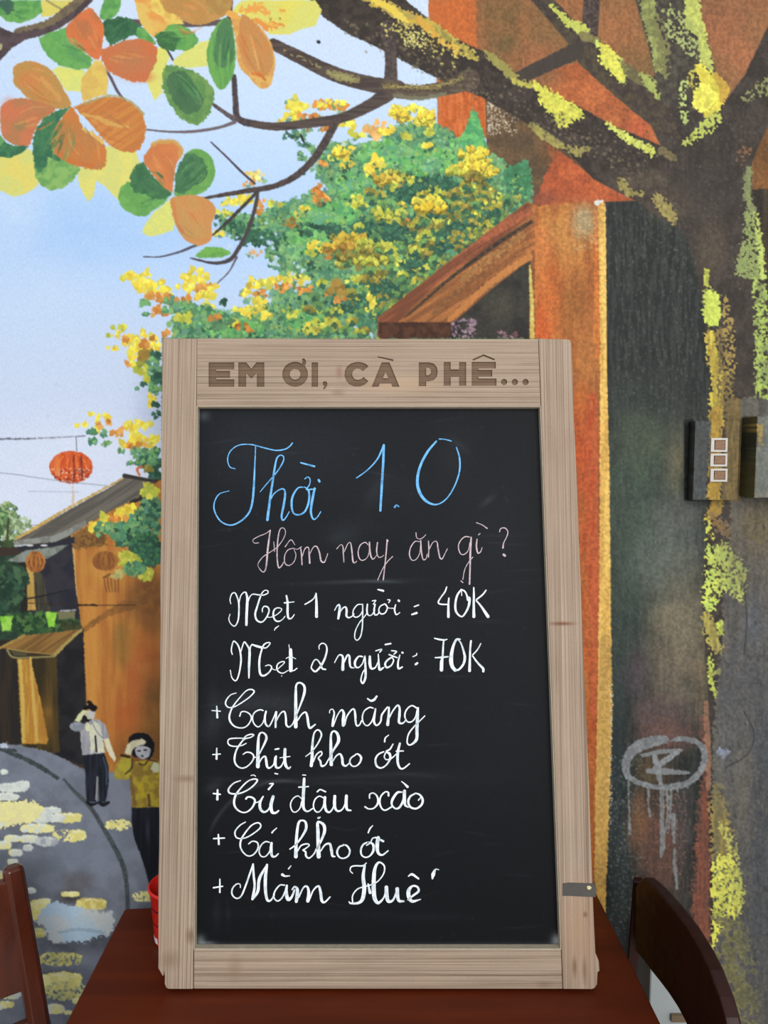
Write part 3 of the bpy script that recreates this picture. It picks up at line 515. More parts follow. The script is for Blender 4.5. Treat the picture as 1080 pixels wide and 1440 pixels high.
# doorway, upper floor
poly([(30, 770), (100, 756), (107, 830), (113, 872), (40, 870), (30, 800)], (42, 42, 52), (54, 52, 60), nz='n20', rough=1)
poly([(26, 790), (40, 788), (42, 870), (30, 870)], (40, 38, 34), rough=1)
poly([(37, 796), (47, 796), (51, 858), (39, 858)], (196, 160, 84), (176, 140, 74), nz='v', rough=1)
poly([(47, 800), (60, 806), (70, 858), (51, 858)], (84, 80, 56), (58, 56, 48), nz='v', rough=2, alpha=.8)
# grey tiled roof
poly([(176, 668), (216, 674), (216, 690), (160, 716), (122, 738), (100, 752), (78, 762), (19, 767), (20, 760), (60, 738), (120, 704), (160, 682)], (114, 108, 98), (92, 88, 82), nz='d', rough=.8)
poly([(19, 767), (78, 762), (100, 752), (122, 738), (120, 732), (96, 744), (76, 753), (22, 760)], (146, 148, 142), (126, 126, 118), rough=.6)
stroke([(22, 758), (50, 742), (90, 718), (130, 696), (174, 672)], [3, 5, 3, 3, 2], (216, 176, 92), (190, 160, 96), rough=1)
stroke([(175, 669), (192, 672), (214, 676)], [6, 5, 4], (56, 52, 50)); stroke([(185, 706), (200, 700), (212, 692)], [5, 6, 4], (50, 44, 40), rough=1)
stroke([(196, 668), (193, 660), (200, 656)], [3, 4, 3], (206, 110, 60), rough=.8)
poly([(22, 769), (78, 764), (104, 754), (106, 764), (60, 768), (30, 776)], (44, 46, 54), rough=.6)
poly([(9, 789), (36, 774), (96, 766), (84, 776), (62, 788), (30, 791)], (138, 146, 138), (112, 120, 110), nz='n8', rough=.8)
for x in (42, 62): ell(x, 767, 5, 1.5, (220, 222, 222))
# paper lanterns
def lantern(cx, cy, rx, ry, c1, c2, dk, al=1.0):
    ell(cx, cy, rx, ry, c1, c2, nz='v', rough=1, alpha=al)
    for k in (-.55, -.15, .25, .6):
        stroke([(cx + k * rx * .5, cy - ry * .85), (cx + k * rx * 1.15, cy), (cx + k * rx * .6, cy + ry * .85)], [1, 2.6, 1], dk, rough=1.2, alpha=.75 * al)
stroke([(107, 615), (108, 634)], 1.2, (120, 120, 130)); stroke([(102, 684), (103, 700), (102, 712)], [2, 3, 4], (214, 190, 160), rough=1, alpha=.8)
lantern(100, 657, 31, 23, (206, 82, 44), (220, 104, 54), (236, 140, 66))
for _ in range(130):
    a = rng.random() * math.pi; q = rng.random() ** .5
    dab(100 + 29 * q * math.cos(a), 659 + 21 * q * math.sin(a), 1.4, C([(120, 48, 36), (190, 60, 40), (240, 190, 160)][rng.integers(0, 3)]), .8)
ell(80, 655, 5, 14, (226, 130, 66), alpha=.7); 
for xs, dk in (((104, 640), (104, 676)), 1), (((114, 642), (116, 674)), 1): stroke(list(xs), 2.6, (112, 48, 40), rough=1.2, alpha=.8)
lantern(50, 790, 14, 15, (170, 104, 52), (186, 122, 62), (100, 62, 36)); lantern(148, 789, 18, 14, (158, 104, 50), (136, 84, 44), (120, 70, 40), .9)
for k in range(5): stroke([(146 + k * 5, 812), (148 + k * 4.6, 824), (150 + k * 4, 832)], 1.6, (104, 66, 40), alpha=.7)
stroke([(146, 812), (156, 808), (168, 812)], 3, (112, 72, 42), alpha=.8)
# wires
stroke([(-260, 612), (0, 617), (60, 616), (120, 613)], 1.6, (120, 122, 134), rough=.7, alpha=.8); stroke([(0, 617), (50, 617)], 2.6, (96, 98, 110), rough=1.4, alpha=.7, smooth=False)
stroke([(-260, 640), (0, 665), (40, 670), (90, 677), (150, 683)], 1.2, (140, 144, 158), alpha=.8); stroke([(40, 691), (110, 692)], 1.1, (166, 172, 190), smooth=False, alpha=.8)
stroke([(40, 738), (105, 742)], 1, (110, 100, 86), smooth=False, alpha=.6)
stroke([(0, 847), (50, 840), (95, 830)], [2.4, 2, 1.4], (30, 32, 34)); stroke([(40, 848), (110, 851), (190, 851)], 1.2, (60, 44, 34), alpha=.9); stroke([(108, 851), (136, 851)], 2.4, (46, 34, 28), rough=1)
# foliage over the house
dabs(190, 745, 34, 26, 260, 4.4, G + GD, (96, 160, 104)); dabs(205, 775, 22, 24, 160, 4.4, GD, (80, 136, 84)); dabs(212, 720, 14, 22, 100, 4.2, GD + G, None)
dabs(136, 742, 12, 6, 26, 4, YL, None); dabs(150, 732, 14, 5, 20, 4, YL, None); dabs(172, 722, 8, 6, 22, 4.4, YL, None); dabs(182, 715, 8, 4, 14, 4, YL, None); dabs(146, 726, 6, 4, 8, 4, YG, None); dabs(165, 730, 14, 5, 18, 3.6, OR, None)
dabs(210, 690, 12, 10, 40, 4, YG, None); dabs(182, 788, 16, 12, 60, 3.8, YG, None); dabs(206, 808, 10, 9, 30, 3.8, YG, None); dabs(190, 800, 14, 10, 40, 3.8, G, None); dabs(165, 808, 10, 6, 20, 3.4, [(190, 180, 110)], None); dabs(150, 745, 20, 10, 40, 3.6, G, None)
# hedge and flower pots
dabs(10, 820, 30, 28, 160, 4.6, [(50, 80, 60), (36, 60, 48), (70, 100, 70)], None); dabs(50, 876, 60, 14, 220, 4.2, [(54, 88, 52), (38, 66, 44), (78, 112, 62)], None); dabs(-80, 850, 90, 50, 500, 6, [(50, 80, 60), (36, 60, 48)], None)
poly([(0, 867), (18, 866), (15, 886), (3, 888)], (130, 196, 62), (160, 216, 90), rough=1); poly([(63, 860), (80, 862), (76, 882), (68, 882)], (140, 206, 66), (170, 220, 90), rough=1)
poly([(80, 860), (106, 859), (106, 868), (82, 872)], (120, 118, 84), rough=1); stroke([(86, 859), (106, 858)], 2, (170, 172, 176), smooth=False, rough=.6)
dabs(100, 880, 14, 10, 40, 3.4, [(48, 60, 40), (70, 72, 44)], None)
# porch roof and column
poly([(78, 915), (117, 884), (121, 985), (128, 1080), (78, 1064)], (30, 30, 34), (40, 40, 42), nz='n20', rough=1)
poly([(-30, 914), (0, 911), (32, 894), (114, 885), (78, 920), (40, 917), (8, 912)], (150, 112, 60), (120, 88, 48), nz='d', rough=1)
stroke([(114, 886), (96, 902), (76, 922)], [4, 5, 4], (172, 150, 86), rough=.8); stroke([(0, 911), (18, 902), (34, 893)], 3, (166, 138, 72), rough=.8)
stroke([(10, 912), (40, 917), (76, 921)], 2.4, (156, 132, 76)); stroke([(10, 914), (18, 924), (40, 925), (74, 923)], 3, (140, 130, 84)); poly([(14, 914), (38, 918), (38, 923), (20, 922)], (84, 78, 54)); poly([(42, 918), (72, 921), (70, 922), (44, 922)], (60, 44, 28))
poly([(24, 927), (80, 925), (84, 1058), (64, 1058), (30, 1050)], (76, 62, 34), (52, 44, 28), nz='v2', rough=1)
poly([(24, 927), (43, 927), (56, 980), (68, 1040), (66, 1046), (31, 1046)], (196, 150, 64), (180, 128, 54), nz='v', rough=1)
stroke([(28, 930), (32, 990), (33, 1042)], [5, 5, 4], (206, 184, 96), rough=1, alpha=.8); stroke([(43, 925), (47, 980), (52, 1042)], [3, 4, 4], (206, 172, 92), rough=.8, alpha=.9)
glow(66, 1010, 10, 40, (160, 112, 46), .6)
# road
road = [(-260, 1046), (0, 1046), (30, 1048), (66, 1056), (96, 1070), (118, 1084), (150, 1088), (186, 1078), (300, 1078), (752, 1086), (752, 1740), (300, 1740), (-260, 1700)]
poly(road, (126, 132, 146), (112, 118, 130), nz='n20', rough=1.5)
glow(120, 1200, 60, 50, (124, 134, 150), .5); glow(60, 1090, 40, 20, (132, 140, 154), .6); glow(130, 1110, 40, 20, (108, 114, 128), .6); glow(110, 1240, 24, 14, (84, 78, 80), .8); glow(95, 1262, 20, 10, (70, 64, 62), .8)
poly([(0, 1046), (10, 1044), (12, 1056), (0, 1054)], (190, 200, 214), rough=2)
stroke([(-260, 1040), (0, 1054), (9, 1057), (30, 1065), (52, 1076), (81, 1094)], [5, 5, 5, 6, 7, 5], (74, 80, 84), (62, 68, 70), rough=1)
stroke([(90, 1096), (104, 1112), (126, 1134), (141, 1157), (163, 1195), (175, 1224), (179, 1260), (180, 1300)], [3, 5, 6, 6, 7, 7, 6, 6], (66, 72, 78), (82, 88, 92), rough=1)
Yw, Yw2, Wh, Wh2 = (246, 240, 166), (232, 222, 140), (226, 232, 222), (208, 216, 212)
def S(x, y): return (x / 3.43, 1020 + y / 3.43)
def E(x, y, rx, ry, c, c2, r=1.6, **k):
    X_, Y_, a_, b_ = x / 3.43, 1020 + y / 3.43, rx / 3.43, ry / 3.43
    sq = []
    for i in range(22):
        t = 2 * math.pi * i / 22; ct, st = math.cos(t), math.sin(t)
        q = .72; sq.append((X_ + a_ * math.copysign(abs(ct) ** q, ct) * (1 + .06 * rng.normal() * (r > 2)), Y_ + b_ * math.copysign(abs(st) ** q, st) * (1 + .06 * rng.normal() * (r > 2))))
    poly(sq, c, c2, rough=min(r * .5, 1.6), **k)
    if 'speck' not in k: stroke([(X_ - a_ * .6, Y_ - b_ * .5), (X_, Y_ - b_ * .72), (X_ + a_ * .6, Y_ - b_ * .45)], [1, 2.2, 1], (246, 248, 236), rough=.6, alpha=.6)
E(20, 225, 20, 12, Wh, Wh2); E(55, 300, 80, 22, Wh, Wh2, 4); E(105, 288, 38, 22, Wh, Wh2, 3); E(30, 345, 60, 20, Wh, Wh2, 3); E(240, 410, 55, 18, Wh, Wh2, 3); E(200, 440, 60, 30, Wh, Wh2, 4)
poly([S(-200, 360), S(0, 365), S(120, 362), S(190, 372), S(215, 400), S(195, 440), S(120, 478), S(0, 495), S(-200, 500)], Yw, (240, 232, 170), nz='n8', rough=3)
E(330, 447, 66, 25, Yw, Yw2, 3); E(265, 446, 50, 20, Wh, Wh2, 3); E(180, 497, 84, 24, Yw, Wh, 3); E(335, 532, 80, 28, Yw, Yw2, 3, speck=('n3', .3)); E(375, 530, 42, 27, Yw, Yw2, 2)
E(140, 548, 46, 20, Wh, Yw, 2); E(60, 545, 40, 18, Wh, Yw, 2); E(20, 577, 34, 22, Wh, Yw, 2); E(225, 560, 55, 25, Wh2, (170, 176, 186), 2); E(75, 615, 35, 18, Wh, Yw, 2); E(135, 590, 25, 16, Wh2, Wh, 2); E(60, 657, 26, 15, Wh, Yw, 2)
E(570, 480, 60, 24, Yw, Yw2, 3, speck=('n3', .15)); E(150, 797, 26, 15, Wh, Wh2, 2); E(340, 815, 46, 14, Yw2, Yw, 2); E(440, 862, 74, 30, Yw2, (206, 186, 96), 2); E(700, 825, 62, 25, Yw, Yw2, 2, speck=('n3', .12)); E(185, 890, 52, 50, Yw2, Yw, 2); E(215, 850, 30, 16, Wh, Yw, 2)
E(185, 1000, 34, 25, Yw2, (190, 190, 120), 2); glow(120, 1325, 44, 16, (72, 74, 82), .85); glow(90, 1375, 50, 14, (84, 88, 100), .7)
poly([S(172, 948), S(210, 880), S(260, 843), S(330, 868), S(420, 885), S(490, 905), S(535, 885), S(540, 905), S(552, 950), S(535, 1010), S(470, 1020), S(400, 1050), S(360, 1040), S(280, 1055), S(235, 1030), S(212, 975)], (178, 204, 224), (196, 204, 208), nz='n20', rough=2.5)
glow(135, 1292, 26, 12, (198, 202, 200), .8); stroke([S(280, 1000), S(380, 985), S(500, 1000)], [3, 5, 4], (150, 172, 188), rough=1.5, alpha=.7)
E(290, 1128, 105, 32, Yw2, (190, 190, 120), 4, speck=('n3', .22)); E(290, 1235, 110, 44, Yw, Yw2, 4); E(320, 1280, 100, 44, (190, 196, 140), Yw2, 4, speck=('n3', .2)); E(262, 1368, 52, 25, Wh, Yw, 2); E(40, 1290, 60, 30, Yw2, Wh2, 4); E(-20, 1250, 60, 30, Wh, Yw, 4); E(330, 1385, 20, 12, Yw, Yw2, 2); E(370, 1330, 24, 12, Yw, Yw2, 2); E(30, 1345, 40, 16, Yw2, Yw, 3)
for _ in range(40): E(-300 + rng.random() * 280, 380 + rng.random() * 1000, 40 + rng.random() * 40, 18, Yw, Wh, 3)

# ================= two painted passers-by
def Q(L, x0=80, y0=970, s=6.75): return [(x0 + a / s, y0 + b / s) for a, b in L]
poly(Q([(255, 600), (350, 590), (450, 600), (490, 720), (492, 900), (462, 1065), (400, 1065), (388, 820), (372, 1065), (280, 1060), (268, 800)]), (38, 42, 54), (24, 28, 36), nz='v', rough=.6)
stroke(Q([(384, 830), (380, 930), (372, 1040)]), 2.4, (150, 154, 150)); stroke(Q([(290, 1070), (330, 1090), (380, 1075)]), [4, 5, 3], (24, 26, 32)); stroke(Q([(400, 1070), (440, 1090), (490, 1070)]), [4, 6, 4], (24, 26, 32))
stroke(Q([(440, 640), (470, 760), (470, 900)]), 2, (78, 92, 116), alpha=.8)
poly(Q([(218, 400), (262, 320), (330, 275), (400, 285), (450, 320), (488, 400), (492, 460), (440, 480), (462, 600), (350, 610), (240, 622)]), (168, 168, 172), (148, 148, 158), nz='v', rough=.8)
poly(Q([(310, 400), (340, 300), (400, 320), (430, 420), (450, 590), (390, 600), (370, 440), (355, 600), (320, 600)]), (222, 222, 190), (206, 206, 190), rough=1)
poly(Q([(440, 470), (490, 460), (520, 540), (562, 650), (548, 682), (510, 640), (470, 560)]), (222, 218, 186), rough=.6)
ell(*Q([(195, 350)])[0], 11, 7, (152, 158, 166), (136, 142, 150), rough=.8)
poly(Q([(165, 295), (205, 230), (250, 190), (320, 195), (345, 260), (290, 300), (250, 270), (215, 305)]), (218, 218, 168), (190, 192, 170), rough=.8)
poly(Q([(300, 200), (362, 190), (362, 240), (345, 280), (315, 270)]), (196, 194, 192), rough=.6); ell(*Q([(295, 355)])[0], 4, 6, (220, 222, 180), rough=.5)
stroke(Q([(245, 290), (262, 255), (285, 290), (320, 285)]), [3, 4, 4, 2], (24, 24, 26), rough=.8); stroke(Q([(365, 440), (376, 585)]), 2.2, (30, 30, 34), smooth=False); stroke(Q([(330, 300), (380, 400), (440, 460)]), 1, (110, 110, 116))
poly(Q([(250, 186), (262, 152), (292, 140), (286, 112), (318, 106), (345, 132), (376, 158), (372, 190), (345, 205), (310, 188), (280, 192)]), (18, 18, 22), rough=1.5, smooth=True)
# woman
poly(Q([(710, 1110), (1000, 1110), (1000, 2000), (900, 1960), (850, 1750), (790, 1550), (735, 1420), (710, 1250)]), (20, 22, 30), (28, 32, 42), nz='v2', rough=.6)
glow(208, 1168, 3, 14, (60, 64, 76), .6)
poly(Q([(690, 690), (780, 680), (880, 660), (960, 670), (1000, 690), (1000, 1112), (712, 1122), (700, 880)]), (172, 154, 50), (138, 112, 50), nz='n8', rough=1)
poly(Q([(612, 632), (712, 632), (720, 740), (690, 850), (560, 856), (540, 820), (560, 720)]), (178, 164, 58), (156, 140, 58), rough=1)
stroke(Q([(715, 650), (710, 740), (650, 800)]), [2, 3, 2], (70, 56, 34)); stroke(Q([(700, 830), (720, 950), (740, 1080)]), 5, (120, 90, 50), rough=1.5, alpha=.8); stroke(Q([(870, 1000), (880, 1100)]), 4, (80, 60, 36), smooth=False, alpha=.8)
ell(*Q([(935, 740)])[0], 6, 8, (200, 206, 180), rough=1.5, alpha=.85); stroke(Q([(800, 900), (820, 1000)]), 6, (190, 166, 40), smooth=False, rough=1.5, alpha=.7)
poly(Q([(680, 490), (700, 440), (770, 405), (860, 425), (915, 490), (925, 570), (890, 650), (860, 660), (720, 630), (700, 560)]), (20, 20, 26), rough=1, smooth=True)
poly(Q([(745, 560), (800, 530), (885, 560), (880, 620), (820, 660), (760, 630)]), (180, 182, 188), (160, 162, 170), rough=.6, smooth=True)
poly(Q([(640, 600), (670, 520), (720, 480), (810, 465), (850, 490), (830, 520), (740, 545), (715, 580), (705, 625)]), (216, 210, 176), (196, 190, 160), rough=.6)
for a, b in ((780, 582), (840, 572)): stroke(Q([(a - 12, b), (a + 12, b - 2)]), 2, (30, 30, 36), smooth=False)
ell(*Q([(812, 628)])[0], 1.6, 1.4, (40, 36, 40)); stroke(Q([(612, 622), (690, 640)]), 3, (40, 32, 28), smooth=False); stroke(Q([(780, 700), (830, 715), (870, 670), (950, 680)]), [3, 3, 2, 2], (90, 60, 40), rough=.6)

# ================= big leaves in the upper left
LG, LG2, DG, DG2 = (112, 172, 92), (92, 154, 84), (62, 112, 76), (52, 96, 66)
YO, YO2 = (226, 218, 120), (214, 214, 124)
stroke([(76, 90), (96, 124)], 1, (100, 90, 90), alpha=0)
def L6(L, x0=0, y0=0, s=6): return [(x0 + a / s, y0 + b / s) for a, b in L]
# pale yellow leaves behind
poly([(0, 215), (40, 210), (52, 230), (56, 255), (40, 270), (20, 276), (0, 268), (-30, 260), (-30, 225)], (228, 212, 112), YO2, nz='n20', rough=1, smooth=True)
poly([(108, 240), (150, 205), (190, 210), (202, 245), (195, 262), (170, 285), (148, 262), (135, 255), (132, 275), (124, 284), (112, 262)], YO, YO2, nz='n20', rough=1.2)
poly(L6([(440, 590), (500, 560), (720, 590), (690, 700), (680, 770), (560, 770), (480, 640)]), (214, 220, 124), (224, 222, 120), rough=1)
poly(L6([(60, 0), (110, 0), (110, 130), (60, 140)], 0, 0, 1), (0, 0, 0), alpha=0)
poly(L6([(350, 0), (640, 0), (540, 80), (430, 140), (350, 140)]), (222, 208, 106), (214, 206, 104), rough=1)
stroke(L6([(390, 0), (450, 40), (520, 78)]), 3, (150, 140, 96), alpha=.8)
poly([(243, 85), (262, 70), (280, 60), (295, 56), (300, 75), (296, 92), (265, 96), (245, 92)], (216, 218, 120), (222, 220, 124), rough=1)
poly([(205, 112), (222, 68), (232, 60), (238, 80), (230, 110), (228, 130), (218, 142), (212, 128)], (222, 218, 116), rough=1.2)
poly(Q([(320, 0), (860, 0), (915, 90), (860, 220), (760, 240), (640, 290), (480, 290), (430, 240), (250, 130), (150, 100), (240, 0)], 300, 0, 6), (218, 216, 116), (226, 216, 104), nz='n20', rough=1.2)
# horizontal twig behind
stroke([(160, 30), (200, 32), (260, 34), (330, 30)], [8, 9, 9, 8], (98, 84, 86), rough=.4); stroke([(322, 34), (325, 0), (332, -40)], [8, 6, 5], (92, 78, 82), rough=.4)
stroke([(140, 88), (155, 108), (165, 128), (180, 148), (190, 160)], [3, 4, 4, 4, 3], (96, 84, 96), rough=.3)
stroke([(230, 62), (238, 75), (243, 84)], [2, 3, 3], (72, 72, 84))
# bough top left
poly([(-20, 36), (0, 38), (18, 46), (30, 42), (60, 33), (80, 24), (105, 4), (112, -14), (140, -14), (128, 4), (108, 24), (80, 42), (60, 50), (35, 56), (16, 68), (0, 86), (-20, 100), (-20, 60), (0, 54)], (92, 78, 80), (76, 64, 66), nz='n8', rough=.8)
stroke([(22, 44), (45, 38), (66, 33), (90, 18), (112, 0)], [5, 8, 10, 12, 12], (124, 108, 84), (106, 94, 76), nz='n8', rough=1.5)
ell(1, 66, 2.4, 5, (176, 168, 128), rough=1)
poly(L6([(0, 0), (345, 0), (360, 100), (280, 160), (170, 195), (60, 180), (0, 130), (-120, 60)]), LG, LG2, nz='n8', rough=1)
stroke([(0, 4), (14, 12), (10, 2)], 14, (60, 88, 84), rough=3, alpha=.8)
poly([(140, 22), (146, 0), (150, -20), (168, -20), (170, 4), (164, 20), (150, 28)], LG, LG2, rough=1, smooth=True)
poly(L6([(330, 320), (400, 280), (500, 250), (560, 230), (640, 380), (780, 500), (760, 580), (640, 590), (500, 550), (420, 490), (350, 400)]), LG, (100, 164, 88), nz='n8', rough=1.2)
stroke([(92, 62), (108, 78), (125, 88)], 9, (88, 148, 92), rough=3, alpha=.6)
poly(L6([(0, 160), (40, 140), (110, 150), (170, 180), (240, 230), (330, 330), (355, 375), (250, 360), (170, 300), (0, 370), (-30, 380), (-80, 300), (-90, 180)], 160, 0), DG, DG2, nz='n8', rough=1.5, smooth=True)
poly(L6([(200, 230), (260, 240), (350, 350), (355, 380), (290, 365), (210, 320), (180, 280)], 160, 0), LG, LG2, rough=1)
poly(L6([(560, 230), (620, 160), (700, 90), (760, 65), (800, 100), (870, 210), (870, 330), (830, 500), (700, 430), (600, 370), (560, 290)]), (216, 120, 72), (190, 116, 74), nz='n20', rough=1, smooth=True)
poly(L6([(0, 380), (80, 340), (200, 325), (320, 355), (365, 400), (365, 520), (310, 620), (270, 690), (160, 690), (20, 640), (-60, 590), (-105, 500), (-110, 420)], 160, 0), (192, 122, 82), (204, 116, 72), nz='n60', rough=1.6)
glow(178, 88, 20, 20, (186, 126, 84), .6); glow(200, 108, 16, 8, (206, 112, 74), .6)
poly(L6([(800, 505), (860, 520), (900, 590), (915, 680), (900, 800), (840, 810), (700, 860), (680, 760), (690, 660), (750, 580)]), (226, 196, 100), (218, 182, 96), nz='n8', rough=1)
# orange cluster left
poly(L6([(120, 560), (200, 520), (280, 520), (400, 570), (480, 650), (540, 760), (600, 880), (520, 920), (400, 900), (240, 830), (180, 770), (120, 710), (112, 640)]), (204, 138, 76), (190, 144, 80), nz='n20', rough=1, smooth=True)
glow(40, 112, 14, 10, (212, 128, 76), .7); stroke(L6([(350, 660), (420, 740), (500, 830)]), 7, (216, 158, 92), rough=2, alpha=.7)
poly(L6([(0, 240), (30, 150), (150, 110), (260, 120), (460, 190), (420, 250), (340, 300), (280, 420), (250, 500), (190, 520), (80, 480), (20, 420)], 0, 120), (204, 122, 84), (184, 126, 84), nz='n20', rough=1, smooth=True)
glow(30, 175, 10, 8, (140, 130, 84), .7); glow(12, 150, 10, 12, (214, 118, 84), .6)
poly([(-20, 190), (0, 192), (8, 200), (20, 205), (42, 205), (30, 215), (14, 222), (-10, 220)], (60, 108, 80), (74, 130, 88), rough=1)
poly([(-20, 186), (0, 190), (7, 198), (0, 206), (-20, 206)], (104, 160, 96), rough=1)
poly(L6([(600, 178), (480, 215), (380, 270), (310, 360), (280, 450), (275, 560), (300, 780), (350, 850), (430, 885), (520, 870), (620, 800), (680, 700), (560, 600), (440, 450), (500, 300)], 0, 120), (142, 184, 104), (112, 164, 92), nz='n8', rough=1.4)
poly(L6([(600, 178), (480, 215), (380, 270), (310, 360), (280, 450), (275, 560), (290, 680), (330, 740), (400, 680), (400, 600), (470, 640), (520, 640), (480, 540), (430, 460), (500, 300)], 0, 120), (58, 110, 80), (72, 126, 86), nz='n8', rough=1.6)
poly(L6([(600, 180), (540, 250), (470, 350), (430, 450), (450, 560), (540, 640), (680, 690), (800, 715), (880, 690), (900, 580), (880, 500), (780, 420), (700, 350), (650, 240)], 0, 120), (192, 128, 74), (204, 126, 66), nz='n20', rough=1.6, smooth=True)
glow(98, 190, 12, 18, (164, 128, 76), .7); stroke(L6([(480, 560), (600, 640), (780, 680)], 0, 120), 8, (200, 116, 60), rough=2, alpha=.6); stroke(L6([(700, 370), (800, 430), (860, 480)], 0, 120), [3, 5, 4], (226, 196, 96), rough=1.5)
poly(L6([(620, 185), (720, 140), (880, 95), (980, 95), (1100, 140), (1200, 230), (1235, 350), (1220, 450), (1180, 540), (1120, 565), (1040, 560), (940, 520), (860, 440), (720, 270)], 0, 120), (208, 138, 70), (196, 122, 66), nz='d', rough=1.4)
stroke(L6([(700, 240), (850, 285), (960, 330), (1080, 350)], 0, 120), [3, 6, 6, 3], (214, 172, 92), rough=1.5, alpha=.8); stroke(L6([(700, 160), (880, 95), (1000, 95), (1120, 150), (1210, 240)], 0, 120), 3, (170, 160, 106), rough=1, alpha=.8)
# top centre leaves
poly(L6([(190, -60), (185, 40), (210, 150), (260, 240), (340, 310), (430, 260), (530, 180), (580, 170), (560, 100), (450, -60)], 160, 0), (228, 158, 82), (226, 190, 100), nz='n20', rough=1, smooth=True)
poly(L6([(300, -60), (430, -60), (440, 60), (560, 150), (590, 200), (460, 210), (420, 150), (320, 90)], 160, 0), (232, 204, 104), (222, 180, 90), nz='n8', rough=1)
poly(L6([(420, -80), (960, -80), (990, 60), (940, 130), (800, 195), (700, 210), (600, 180), (540, 130), (430, 80)], 160, 0), (198, 148, 82), (188, 140, 78), nz='n20', rough=1, smooth=True)
poly(L6([(760, -60), (960, -60), (985, 70), (900, 130), (800, 120)], 160, 0), (182, 148, 82), (176, 134, 76), nz='n8', rough=1)
poly(L6([(350, 300), (420, 260), (470, 210), (560, 210), (640, 250), (715, 330), (690, 380), (620, 425), (540, 420), (430, 400)], 160, 0), (110, 170, 86), LG2, nz='n8', rough=1, smooth=True)
poly(L6([(350, 310), (400, 270), (500, 265), (560, 320), (530, 380), (510, 435), (440, 420), (380, 390)], 160, 0), (72, 118, 70), (62, 108, 66), rough=1.5)
poly(L6([(440, 540), (560, 565), (680, 600), (780, 670), (840, 760), (850, 840), (810, 960), (720, 1060), (640, 1050), (540, 980), (460, 860), (410, 740), (410, 630)], 160, 0), (98, 142, 82), (120, 158, 88), nz='n8', rough=2)
poly(L6([(460, 640), (560, 590), (640, 640), (700, 740), (760, 850), (720, 930), (620, 960), (540, 900), (480, 800), (450, 720)], 160, 0), (72, 112, 76), (80, 118, 80), nz='n20', rough=2, smooth=True)
poly(L6([(940, 145), (990, 190), (1020, 330), (1030, 480), (1010, 620), (960, 720), (900, 755), (850, 700), (800, 580), (785, 440), (820, 300), (870, 210)], 160, 0), (112, 170, 86), (100, 158, 84), nz='v', rough=1, smooth=True)
poly(L6([(940, 150), (990, 200), (1015, 330), (1010, 500), (940, 570), (880, 560), (840, 480), (860, 330), (890, 220)], 160, 0), (72, 118, 76), (84, 130, 84), nz='n20', rough=1.5, smooth=True)
stroke(Q([(250, 80), (330, 70), (400, 60), (450, 90), (470, 130)], 300, 0, 6), [6, 14, 12, 6, 3], (232, 164, 80), rough=4)
stroke(Q([(370, 170), (430, 220), (500, 215), (580, 215)], 300, 0, 6), [8, 12, 10, 5], (228, 150, 74), rough=3); stroke(Q([(570, 90), (600, 95)], 300, 0, 6), 4, (224, 160, 76), rough=2)
poly(Q([(150, 140), (220, 140), (300, 150), (400, 230), (470, 330), (515, 450), (520, 560), (490, 700), (440, 745), (380, 735), (300, 650), (230, 580), (200, 480), (180, 300)], 300, 0, 6), (222, 178, 98), (214, 156, 86), nz='n8', rough=1, smooth=True)
poly(Q([(230, 140), (300, 150), (400, 250), (480, 380), (505, 520), (470, 620), (400, 640), (310, 600), (240, 500), (210, 350)], 300, 0, 6), (204, 138, 78), (196, 142, 84), nz='v', rough=1.5, smooth=True)
stroke(Q([(310, 290), (350, 430), (385, 580)], 300, 0, 6), [2, 3, 2], (222, 172, 96), rough=.8); stroke(Q([(330, 620), (400, 635), (440, 675)], 300, 0, 6), [3, 6, 3], (208, 116, 56), rough=1.2)
stroke(Q([(130, 110), (180, 135), (220, 150)], 300, 0, 6), [8, 9, 6], (230, 170, 84), rough=1.5)
for a, b in ((483, 160), (563, 157)): ell(*Q([(a, b)], 300, 0, 6)[0], 1.2, 1.8, (110, 90, 50))
def veins(base, tip, wid, cols, n=9, al=.45):
    bx, by = base; tx, ty = tip; ux, uy = tx - bx, ty - by; L = math.hypot(ux, uy); nx_, ny_ = -uy / L, ux / L
    for i in range(n):
        o = (rng.random() - .5) * wid; t0 = .15 + rng.random() * .35; t1 = t0 + .2 + rng.random() * .3
        P = []
        for t in (t0, (t0 + t1) / 2, min(t1, .92)):
            k = math.sin(math.pi * t) * o; P.append((bx + ux * t + nx_ * k, by + uy * t + ny_ * k))
        stroke(P, [1, 2.6 + rng.random() * 2, 1], cols[i % len(cols)], rough=1.2, alpha=al)
_o = [(222, 156, 92), (186, 112, 62), (214, 134, 78), (170, 132, 86)]; _g = [(134, 186, 104), (84, 146, 80), (58, 104, 72), (100, 158, 90)]; _dk = [(48, 92, 64), (88, 136, 92), (70, 116, 80)]
for b_, t_, w_, c_ in [((98, 148), (22, 96), 44, _o), ((92, 155), (4, 180), 50, _o), ((102, 152), (140, 235), 50, _o), ((108, 150), (200, 205), 60, _o), ((98, 155), (72, 262), 36, _g), ((98, 155), (50, 236), 20, _dk), ((140, 82), (98, 20), 40, _o), ((142, 78), (218, 86), 44, _o), ((135, 84), (60, 58), 34, _g), ((146, 70), (190, 26), 22, _dk),
                       ((232, 95), (290, 170), 44, _g), ((240, 100), (285, 155), 28, _dk), ((316, 28), (312, 122), 30, _g), ((316, 28), (312, 92), 20, _dk), ((330, 28), (374, 120), 34, _o), ((218, 54), (276, 52), 24, _g), ((340, 10), (430, 30), 40, [(228, 216, 96), (222, 200, 90)]), ((236, 8), (300, 30), 60, _o), ((10, 10), (56, 14), 30, _g)]:
    veins(b_, t_, w_, c_)
